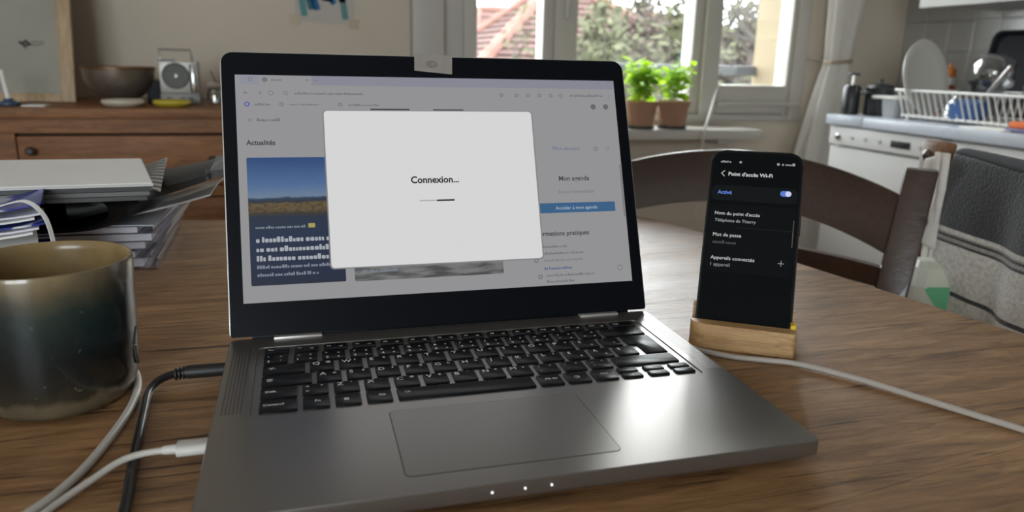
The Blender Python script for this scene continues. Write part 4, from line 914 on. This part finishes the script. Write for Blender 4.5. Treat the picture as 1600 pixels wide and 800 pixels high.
# ================================================================== CURTAIN
cur = thing('curtain', 'off-white curtain gathered with a tie beside the window', 'curtain', (1.835, 1.90, 0))
def cur_fn(u, v):
    zt, zb = 1.6, -.55; z_ = zt + (zb-zt)*v
    if z_ > .245: w_ = .046 + .034*min(1, (z_-.245)/.5)**.8
    else: w_ = .046 + .040*min(1, (.245-z_)/.35)**.8
    off = -.005 + (.02*min(1, (z_-.245)/.5) if z_ > .245 else -.035*min(1, (.245-z_)/.35))
    a = u*2*pi; fold = 1 + .22*sin(a*5+.6+z_*.8)+.1*sin(a*9)
    return Vector((off + w_*cos(a)*fold, .55*w_*sin(a)*fold, z_))
B().grid(cur_fn, 72, 60).obj('cloth', m_cloth, cur, 60)
B().tube([(.051*cos(2*pi*i/24)-.004, .034*sin(2*pi*i/24), .245+.004*cos(2*pi*i/24)) for i in range(25)], .007, 8, False).obj('tie', mat('beige_tie', (.38, .31, .22), .8), cur)
B().tube([(-.085, .07, .255), (-.055, .02, .248)], .004, 6).obj('tie_hook', m_chrome, cur)

# ================================================================== KITCHEN SIDE
CZ = .075
for nm, y0, y1 in (('far end piece of grey worktop carrying the dark pots', 1.433, 1.60), ('long grey worktop carrying the dish rack', .0, 1.430)):
    tag(B().b2(1.575, 2.190, y0, y1, CZ-.031, CZ).bevel(.003).obj('worktop', m_counter, None), nm, 'worktop')
dwm = thing('dishwasher', 'white slim dishwasher with dark display under the worktop', 'dishwasher', (1.60, 0, 0))
DY0, DY1 = 1.135, 1.592
B().b2(.02, .55, DY0, DY1, FL+.08, CZ-.033).obj('body', m_white, dwm, 0)
B().b2(-.012, .02, DY0+.002, DY1-.002, -.020, CZ-.036).bevel(.004).obj('control_panel', m_white, dwm)
B().b2(-.004, .02, DY0+.002, DY1-.002, FL+.12, -.026).bevel(.004).obj('door', m_white, dwm)
B().b2(-.0150, -.0115, 1.238, 1.312, -.002, .018).bevel(.001).obj('display', m_darkpot, dwm)
for y_ in (1.20, 1.36, 1.42, 1.48): B().lathe([(.006, 0), (.006, .003), (.005, .004)], (-.012, y_, .008), 12, Matrix.Rotation(-pi/2, 4, 'Y')).obj('button', m_offwhite, dwm)
B().lathe([(.010, 0), (.010, .006), (.007, .008)], (-.012, 1.545, .006), 14, Matrix.Rotation(-pi/2, 4, 'Y')).obj('knob', m_chrome, dwm)
cab = thing('base_cabinet', 'white kitchen base cabinet right of the dishwasher', 'cabinet', (1.60, 0, 0))
B().b2(.02, .55, .0, DY0-.006, FL+.08, CZ-.033).obj('body', m_white, cab, 0)
for y0, y1 in ((.572, DY0-.008), (.004, .568)):
    d_ = B().b2(0, .02, y0, y1, FL+.10, CZ-.040).bevel(.003).obj('door', m_white, cab); B().tube([(0, y0+.05, -.10), (-.025, y0+.05, -.10), (-.025, y0+.05, -.24), (0, y0+.05, -.24)], .004, 8).obj('handle', m_chrome, d_)
wc = thing('wall_cupboard', 'white wall cupboard above the worktop at the top right corner', 'cupboard', (0, 0, 0))
B().b2(1.90, 2.19, .1, 1.60, .425, 1.15).obj('body', mat('grey_cupboard', (.42, .41, .39), .5), wc, 0); B().b2(1.88, 1.899, .86, 1.60, .42, 1.15).bevel(.003).obj('door', MATS['grey_cupboard'], wc); B().b2(1.88, 1.899, .1, .855, .42, 1.15).bevel(.003).obj('door', MATS['grey_cupboard'], wc)

# dish rack
rack = thing('dish_rack', 'white wire dish rack standing on the grey worktop', 'dish rack', (0, 0, 0))
RX0, RX1, RY0, RY1, RZ0, RZ1 = 1.655, 1.95, .86, 1.40, CZ+.012, .162
def wire(pts, r=.0026, nm='wire'): return B().tube(pts, r, 6).obj(nm, m_wire, rack)
ins = .022
wire([(RX0, RY0, RZ1), (RX0, RY1, RZ1)], .0045, 'rim'); wire([(RX1, RY0, RZ1), (RX1, RY1, RZ1)], .004, 'rim'); wire([(RX0, RY1, RZ1), (RX1, RY1, RZ1)], .004, 'rim'); wire([(RX0, RY0, RZ1), (RX1, RY0, RZ1)], .004, 'rim')
wire([(RX0+ins, RY0+ins, RZ0), (RX0+ins, RY1-ins, RZ0)], .004, 'base_rail'); wire([(RX1-ins, RY0+ins, RZ0), (RX1-ins, RY1-ins, RZ0)], .004, 'base_rail')
for k_ in range(23):
    y_ = RY1 - .012 - k_*.0225; q = RY1-ins - (RY1-RY0-2*ins)*k_/22
    wire([(RX0, y_, RZ1), (RX0+ins, q, RZ0), (RX1-ins, q, RZ0), (RX1, y_, RZ1)])
    B().lathe([(.001, -.006), (.005, -.004), (.005, .004), (.001, .006)], (RX0+ins-.001, q, RZ0), 8, Matrix.Rotation(pi/2, 4, 'X')).obj('bead', m_wire, rack)
for k_ in range(10):
    x_ = RX0 + .015 + k_*.029; wire([(x_, RY1, RZ1), (RX0+ins+(RX1-RX0-2*ins)*k_/9, RY1-ins, RZ0)])
for x_, y_ in ((RX0+ins, RY0+.04), (RX0+ins, RY1-.04), (RX1-ins, RY0+.04), (RX1-ins, RY1-.04)): B().lathe([(.006, CZ+.0003), (.006, RZ0-.003)], (x_, y_, 0), 8).obj('foot', m_wire, rack)
# tableware
plate = thing('dinner_plate', 'white dinner plate standing upright in the dish rack', 'plate', (1.742, 1.385, .2005)); plate.rotation_euler = (radians(78), radians(6), radians(12))
B().lathe([(.055, -.014), (.060, -.016), (.062, -.010), (.080, -.004), (.112, .004), (.113, .006), (.110, .007), (.078, -.001), (.058, -.007), (.001, -.009)], n=56).obj('body', m_porcelain, plate)
gl = thing('glass_dome', 'glass pot lid with black knob lying in the dish rack', 'lid', (1.77, 1.235, .100)); gl.rotation_euler = (radians(10), radians(-6), 0)
B().lathe([(.072, .0), (.070, .03), (.060, .050), (.035, .066), (.004, .072), (.004, .069), (.034, .063), (.058, .047), (.068, .028), (.070, .0)], n=36, cap0=False, cap1=False).obj('dome', m_glass, gl)
B().lathe([(.074, -.003), (.076, 0), (.074, .003), (.071, 0)], n=36, cap0=False, cap1=False).obj('rim', m_chrome, gl)
B().lathe([(.006, .070), (.007, .084), (.016, .092), (.016, .100), (.006, .104)], n=20).obj('knob', m_darkpot, gl)
bw = thing('glass_bowl', 'round glass jug turned upside down on the dish rack', 'glass', (1.80, 1.205, .165)); bw.rotation_euler = (radians(-8), radians(14), 0)
B().lathe([(.034, .0), (.040, .004), (.058, .028), (.064, .055), (.056, .085), (.030, .104), (.001, .108), (.001, .104), (.028, .100), (.053, .082), (.060, .055), (.054, .030), (.037, .008), (.031, .002)], n=40).obj('body', m_glass, bw)
B().tube(spline([(.045, -.02, .01), (.075, -.045, .005), (.06, -.06, .03)], 6), .004, 8).obj('rim_lip', m_glass, bw)
tray = thing('baking_tray', 'large black baking tray leaning against the tiled wall', 'tray', (2.10, 1.30, CZ+.001)); tray.rotation_euler = (0, radians(10), 0)
def tp(y0, y1, z0, z1, x): return [(x, y, z_) for y, z_ in rrect(y0, z0, y1, z1, .03, 5)]
B().loft([tp(-.35, .215, 0, .272, 0), tp(-.36, .225, -.0, .280, -.018), tp(-.352, .217, .006, .274, -.018), tp(-.34, .205, .012, .264, -.004)]).obj('body', mat('black_nonstick', (.005, .006, .009), .6, spec=.15), tray)
br_ = thing('dish_brush', 'blue dish brush lying in the dish rack', 'brush', (1.70, 1.165, .104)); br_.rotation_euler = (0, radians(-18), radians(12))
B().box((0, 0, .012), (.05, .085, .052)).bevel(.008).obj('head', mat('blue_bristle', (.06, .14, .34), .8), br_)
B().tube([(.0, -.03, .03), (.03, -.10, .13)], [.006, .005], 8).obj('handle', m_chrome, br_)
sp_ = thing('orange_sponge', 'orange sponge dish at the right end of the worktop', 'sponge', (1.655, .90, CZ+.0005))
B().b2(-.04, .04, -.06, .07, 0, .010).bevel(.004).obj('dish', mat('purple_dish', (.12, .10, .22), .5), sp_); B().b2(-.035, .035, -.055, .065, .010, .026).bevel(.006).obj('sponge', mat('orange_sponge', (.75, .16, .04), .8), sp_)
tag(B().prism(rrect(-.05, -.08, .05, .06, .01), 0, .004).obj('white_cloth', m_paper, None, 0), 'white folded cloth on the worktop front before the dish rack', 'cloth').location = (1.640, 1.03, CZ+.0003)
# pots at the far end
kb_ = thing('kettle_thermos', 'tall black container half hidden by the curtain', 'container', (1.640, 1.572, CZ+.0005))
B().lathe([(.026, 0), (.027, .004), (.027, .085), (.020, .095)], n=28).obj('body', m_darkpot, kb_); B().lathe([(.004, .095), (.004, .125)], n=10).obj('pump', m_chrome, kb_); B().b2(-.018, .018, -.008, .008, .125, .133).bevel(.002).obj('spout', m_darkpot, kb_)
bl = thing('storage_jar', 'grey glass jar between the black container and the black pot', 'jar', (1.745, 1.570, CZ+.0005))
B().lathe([(.024, 0), (.026, .004), (.026, .070), (.018, .080)], n=24).obj('body', mat('grey_glass', (.09, .095, .10), .2), bl); B().lathe([(.019, .080), (.020, .084), (.019, .098), (.012, .100)], n=24).obj('lid', m_offwhite, bl)
pt = thing('cooking_pot', 'black cooking pot at the far end of the worktop', 'pot', (1.705, 1.520, CZ+.0005)); pt.scale = (.62, .62, .95)
B().lathe([(.066, 0), (.070, .005), (.071, .088), (.074, .092), (.071, .093), (.068, .088), (.066, .006), (.001, .005)], n=40).obj('body', m_darkpot, pt)
B().lathe([(.071, .0935), (.060, .102), (.010, .108), (.010, .116), (.014, .120), (.001, .122)], n=32).obj('lid', m_darkpot, pt)
B().tube([(-.070, .02, .075), (-.10, .025, .078), (-.10, -.02, .078), (-.070, -.02, .075)], .005, 8).obj('handle', m_darkpot, pt)
tb = thing('food_box', 'clear food box with white lid in front of the black pot', 'box', (1.700, 1.432, CZ+.0005))
B().loft([[(x, y, 0) for x, y in rrect(-.03, -.030, .035, .030, .008)], [(x, y, .056) for x, y in rrect(-.035, -.035, .04, .035, .008)]]).obj('body', mat('frosted_box', (.30, .31, .32), .3), tb); B().prism(rrect(-.040, -.040, .045, .075, .008), .0565, .066).bevel(.002).obj('lid', m_offwhite, tb)
ob = thing('squeeze_bottle', 'orange and white squeeze bottle behind the dish rack', 'bottle', (2.02, 1.60-.03, CZ+.0005))
B().lathe([(.028, 0), (.030, .004), (.030, .07), (.026, .09), (.018, .10)], n=24).obj('body', mat('red_plastic', (.32, .05, .04), .4), ob); B().lathe([(.018, .10), (.020, .102), (.022, .12), (.018, .126)], n=20).obj('label_band', m_offwhite, ob); B().lathe([(.020, .126), (.021, .128), (.019, .152), (.006, .158), (.005, .170)], n=20).obj('cap', mat('orange_plastic', (.55, .17, .02), .4), ob)

# ================================================================== CHAIRS
c1 = thing('dining_chair', 'dark brown wooden chair with a curved top rail behind the phone', 'chair')
Rt, Lt = Vector((.695, .272, 0)), Vector((.345, .592, 0)); mid = (Rt+Lt)/2; al = (Rt-Lt).normalized(); half = (Rt-Lt).length/2; no = Vector((-al.y, al.x, 0))
if no.y < 0: no = -no
lean = lambda z_: (z_-.08)*.30
def tbar(p0, p1, w0, w1, d0, d1):
    rg = []
    for p, w_, d_ in ((p0, w0, d0), (p1, w1, d1)): rg.append([p + al*sx*w_/2 + no*sy*d_/2 for sx, sy in ((-1, -1), (1, -1), (1, 1), (-1, 1))])
    bb = B().loft(rg); return bb.bevel(.004, 2)
for s_ in (-1, 1):
    def sp3(z_): return mid + al*s_*half*(1 - .42*max(0, (.08-z_))) + no*lean(z_) + Vector((0, 0, z_))
    tbar(sp3(-.30), sp3(.092), .042, .040, .034, .028).obj('back_post', m_dchair, c1)
    tbar(sp3(-.301) + no*.0, sp3(-.30)*1 + no*.04 + Vector((0, 0, FL+.30)), .044, .034, .034, .03).obj('leg', m_dchair, c1)
    f0 = mid + al*s_*half*.95 - no*.40
    tbar(f0 + Vector((0, 0, -.34)), f0 + Vector((0, 0, FL)), .038, .03, .038, .03).obj('leg', m_dchair, c1)
rg = []
for i in range(25):
    t_ = -1 + 2*i/24; arch = 1-t_*t_; zt = .052 + .044*arch; zb = zt - (.082 - .006*arch)
    c_ = mid + al*t_*(half-.012)
    ring = []
    for z_, dy in ((zb, -.009), (zt-.004, -.009), (zt, -.005), (zt, .005), (zt-.004, .009), (zb, .009)):
        ring.append(c_ + no*(.035*arch + lean(z_) + dy) + Vector((0, 0, z_)))
    rg.append(ring)
B().loft(rg).obj('top_rail', m_dchair, c1)
rg = []
for i in range(17):
    t_ = -1 + 2*i/16; arch = 1-t_*t_; c_ = mid + al*t_*(half-.012); zc_ = -.056 + .012*arch
    rg.append([c_ + no*(.03*arch + lean(zc_) + dy) + Vector((0, 0, zc_+dz)) for dy, dz in ((-.008, -.014), (-.008, .014), (.008, .014), (.008, -.014))])
B().loft(rg).obj('lower_rail', m_dchair, c1)
sq = [mid + al*s1*half*w_ + no*d_ for s1, w_, d_ in ((-1, .96, -.10), (1, .96, -.10), (1, 1.02, -.44), (-1, 1.02, -.44))]
B().prism([(p.x, p.y) for p in sq], -.34, -.31).bevel(.008).obj('seat', m_dchair, c1)

c2 = thing('wooden_chair', 'warm brown wooden chair with a bolt on its post, draped with a towel', 'chair')
S = Vector((.797, .352, 0)); dv = Vector((-.2, -.98, 0)).normalized(); out = Vector((dv.y, -dv.x, 0)).normalized()
if out.x < 0: out = -out
CW = .40
ln2 = lambda z_: (z_-.1)*.04
def bar2(p0, p1, w0, d0, w1=None, d1=None, bv=.006):
    rg = []
    for p, w_, d_ in ((p0, w0, d0), (p1, w1 or w0, d1 or d0)): rg.append([p + dv*sx*w_/2 + out*sy*d_/2 for sx, sy in ((-1, -1), (1, -1), (1, 1), (-1, 1))])
    return B().loft(rg).bevel(bv, 2)
for k_, q in enumerate((0, CW)):
    base_ = S + dv*q
    p_ = lambda z_: base_ + out*ln2(z_) + Vector((0, 0, z_))
    po_ = bar2(p_(-.31), p_(.120), .042, .030).obj('back_post', m_lchair, c2)
    bar2(p_(-.312), base_ + out*(ln2(-.31)+.03) + Vector((0, 0, FL)), .040, .030, .03, .028).obj('leg', m_lchair, c2)
    f0 = base_ - out*.42
    bar2(f0 + Vector((0, 0, -.33)), f0 + Vector((0, 0, FL)), .036, .036).obj('leg', m_lchair, c2)
    bq = p_(.100) - out*.0155
    B().lathe([(.008, 0), (.0078, .003), (.005, .0055), (.001, .0065)], bq, 16, Matrix.Rotation(math.atan2(out.y, out.x)+pi, 4, 'Z') @ Matrix.Rotation(pi/2, 4, 'Y')).obj('bolt', mat('dull_bolt', (.22, .19, .16), .4, .8), po_)
for zc_, hh in ((.072, .05), (-.02, .045), (-.13, .045)):
    rg = [[S + dv*q + out*(ln2(zc_+dz) + dy) + Vector((0, 0, zc_+dz)) for dy, dz in ((-.008, -hh/2), (.008, -hh/2), (.008, hh/2), (-.008, hh/2))] for q in (.02, CW-.02)]
    B().loft(rg).bevel(.003, 1).obj('back_slat', m_lchair, c2)
sq = [S + dv*q + out*d_ for q, d_ in ((-.01, -.017), (CW+.01, -.017), (CW+.01, -.45), (-.01, -.45))]
B().prism([(p.x, p.y) for p in sq], -.33, -.305).bevel(.005).obj('seat', m_lchair, c2)

# towel over the second chair
tw_ = thing('tea_towel', 'off-white towel with dark grey band and stripes hung over the chair back', 'towel')
def towel_mat():
    m, nt, b = newmat('woven_towel'); L = nt.links
    tc = nt.nodes.new('ShaderNodeTexCoord'); sp = nt.nodes.new('ShaderNodeSeparateXYZ'); L.new(tc.outputs['UV'], sp.inputs[0])
    wht = (.70, .67, .625); dk = (.045, .046, .05); be = (.36, .34, .31)
    r = ramp(nt, [(0, dk), (.01, dk), (.305, wht), (.325, be), (.335, dk), (.345, be), (.36, dk), (.372, wht), (.572, dk), (.592, wht)], 'CONSTANT'); L.new(sp.outputs[1], r.inputs[0])
    n_ = noise(nt, vec(nt, (1, 1, 1), kind='UV'), 55, 4); n2 = noise(nt, vec(nt, (1, 1, 1)), 300, 2)
    rr = ramp(nt, [(.3, (.72, .72, .72)), (.7, (1.1, 1.1, 1.1))]); L.new(n_, rr.inputs[0])
    c = mixc(nt, 1, r.outputs[0], rr.outputs[0], 'MULTIPLY'); L.new(c, b.inputs['Base Color']); b.inputs['Roughness'].default_value = .95; b.inputs['Sheen Weight'].default_value = .3
    bump(nt, n2, b, .7, .003); return m
def uvgrid(fn, nu, nv, name, m, parent, t=.003):
    me = bpy.data.meshes.new(name); vs_ = []; fs = []; uv = []
    for i in range(nu+1):
        for j in range(nv+1): vs_.append(fn(i/nu, j/nv)); uv.append((i/nu, j/nv))
    for i in range(nu):
        for j in range(nv): a = i*(nv+1)+j; fs.append((a, a+nv+1, a+nv+2, a+1))
    me.from_pydata(vs_, [], fs); L_ = me.uv_layers.new()
    for p in me.polygons:
        for li in p.loop_indices: L_.data[li].uv = uv[me.loops[li].vertex_index]
    me.materials.append(m); me.shade_smooth(); o = link(name, me, parent)
    md = o.modifiers.new('thickness', 'SOLIDIFY'); md.thickness = t; md.offset = 0; return o
m_towel = towel_mat()
TZ = .106
def tfront(u, v):
    z_ = TZ - .31*v + .004*cos(u*7)*(1-v); q = .064 + u*.33 + .028*v
    ripple = .007*sin(u*13+v*1.5)*min(1, v*3+.15) + .004*sin(u*29+1)*v
    return S + dv*q + out*(ln2(z_) - .018 - .006*min(1, v*6) - ripple) + Vector((0, 0, z_))
uvgrid(tfront, 60, 50, 'front_drop', m_towel, tw_)
def ttop(u, v):
    a = pi*v
    return S + dv*(.064 + u*.33) + out*(ln2(TZ) - .018 + .018*(1-cos(a))) + Vector((0, 0, TZ + .008*sin(a) + .004*cos(u*7)*(1-v)))
uvgrid(ttop, 40, 8, 'top_fold', mat('towel_dark_band', (.05, .05, .054), .95, bmp=.4, vscale=300), tw_)
def tback(u, v):
    z_ = TZ - .28*v
    return S + dv*(.04 + u*.355) + out*(ln2(z_) + .019 + .005*sin(u*14)*v) + Vector((0, 0, z_))
uvgrid(tback, 30, 20, 'back_drop', mat('towel_white', (.70, .67, .625), .95, var=.08, vscale=60, bmp=.5, bdist=.003), tw_)
m_tw = MATS['towel_white']
def tflap(u, v):
    # loose corner falling over the post
    q = .012 + .046*u + v*(.010 + .022*u); z_ = TZ + .004*u - .010*(1-u)*(1-v) - v*(.108 + .028*u)
    return S + dv*q + out*(ln2(z_) - .024 - .012*v - .005*sin(u*9+v*2)*v) + Vector((0, 0, z_))
uvgrid(tflap, 26, 26, 'loose_corner', m_tw, tw_)
def them(k):
    def f(u, v):
        z_ = TZ + .004 - v*.30; q = .046 + .012*k + .010*u + .030*v
        return S + dv*q + out*(ln2(z_) - .030 - .006*sin(pi*u) + .003*k) + Vector((0, 0, z_))
    return f
for k_ in (0, 1): uvgrid(them(k_), 8, 24, 'folded_hem', m_tw, tw_, .004)
its = [ringitem(0, 0, .014, .004, 24), strokeitem([(.0, .0), (.010, .0), (.010, -.008)], .004)]
me = bpy.data.meshes.new('print'); vv, ff = [], []
for it in its:
    o_ = len(vv)
    for x, z_ in it[0]:
        vv.append(tflap(.50 + x*20, .74 - z_*8.0) - out*.004)
    ff += [tuple(i+o_ for i in f) for f in it[1]]
me.from_pydata(vv, [], ff); me.materials.append(mat('towel_print', (.10, .10, .10), .95)); link('printed_motif', me, tw_)
me = bpy.data.meshes.new('patch'); vv, ff = [], []
for i in range(9):
    for j in range(5): vv.append(tfront(.05 + .11*i/8, .70 + .075*j/4) - out*.004)
ff = [(i*5+j, i*5+5+j, i*5+6+j, i*5+1+j) for i in range(8) for j in range(4)]
me.from_pydata(vv, [], ff); me.materials.append(mat('towel_block', (.03, .031, .035), .95)); link('woven_block', me, tw_)

# package on the chair seat
pk = thing('food_package', 'white, green and yellow package standing on the chair seat beside the towel', 'package', tuple(S + dv*.095 - out*.055 + Vector((0, 0, -.304))), math.atan2(dv.y, dv.x))
def oct_(w_, d_, z_, c_): return [(x, y, z_) for x, y in ((-w_/2+c_, -d_/2), (w_/2-c_, -d_/2), (w_/2, -d_/2+c_), (w_/2, d_/2-c_), (w_/2-c_, d_/2), (-w_/2+c_, d_/2), (-w_/2, d_/2-c_), (-w_/2, -d_/2+c_))]
B().loft([oct_(.060, .05, 0, .006), oct_(.064, .052, .20, .006)]).obj('base_band', mat('yellow_band', (.62, .55, .06), .5), pk, 0)
B().loft([oct_(.064, .052, .2002, .006), oct_(.066, .053, .238, .008), oct_(.050, .040, .262, .010), oct_(.024, .024, .270, .006)]).obj('carton', mat('carton_white', (.66, .68, .58), .5), pk, 0)
B().loft([[(x_, y_, z_) for y_, z_ in ((-.012, .239), (-.018, .236), (.014, .196), (.0185, .196), (.0185, .239))] for x_ in (.0329, .0338)]).obj('label', mat('green_print', (.16, .52, .28), .5), pk, 0)
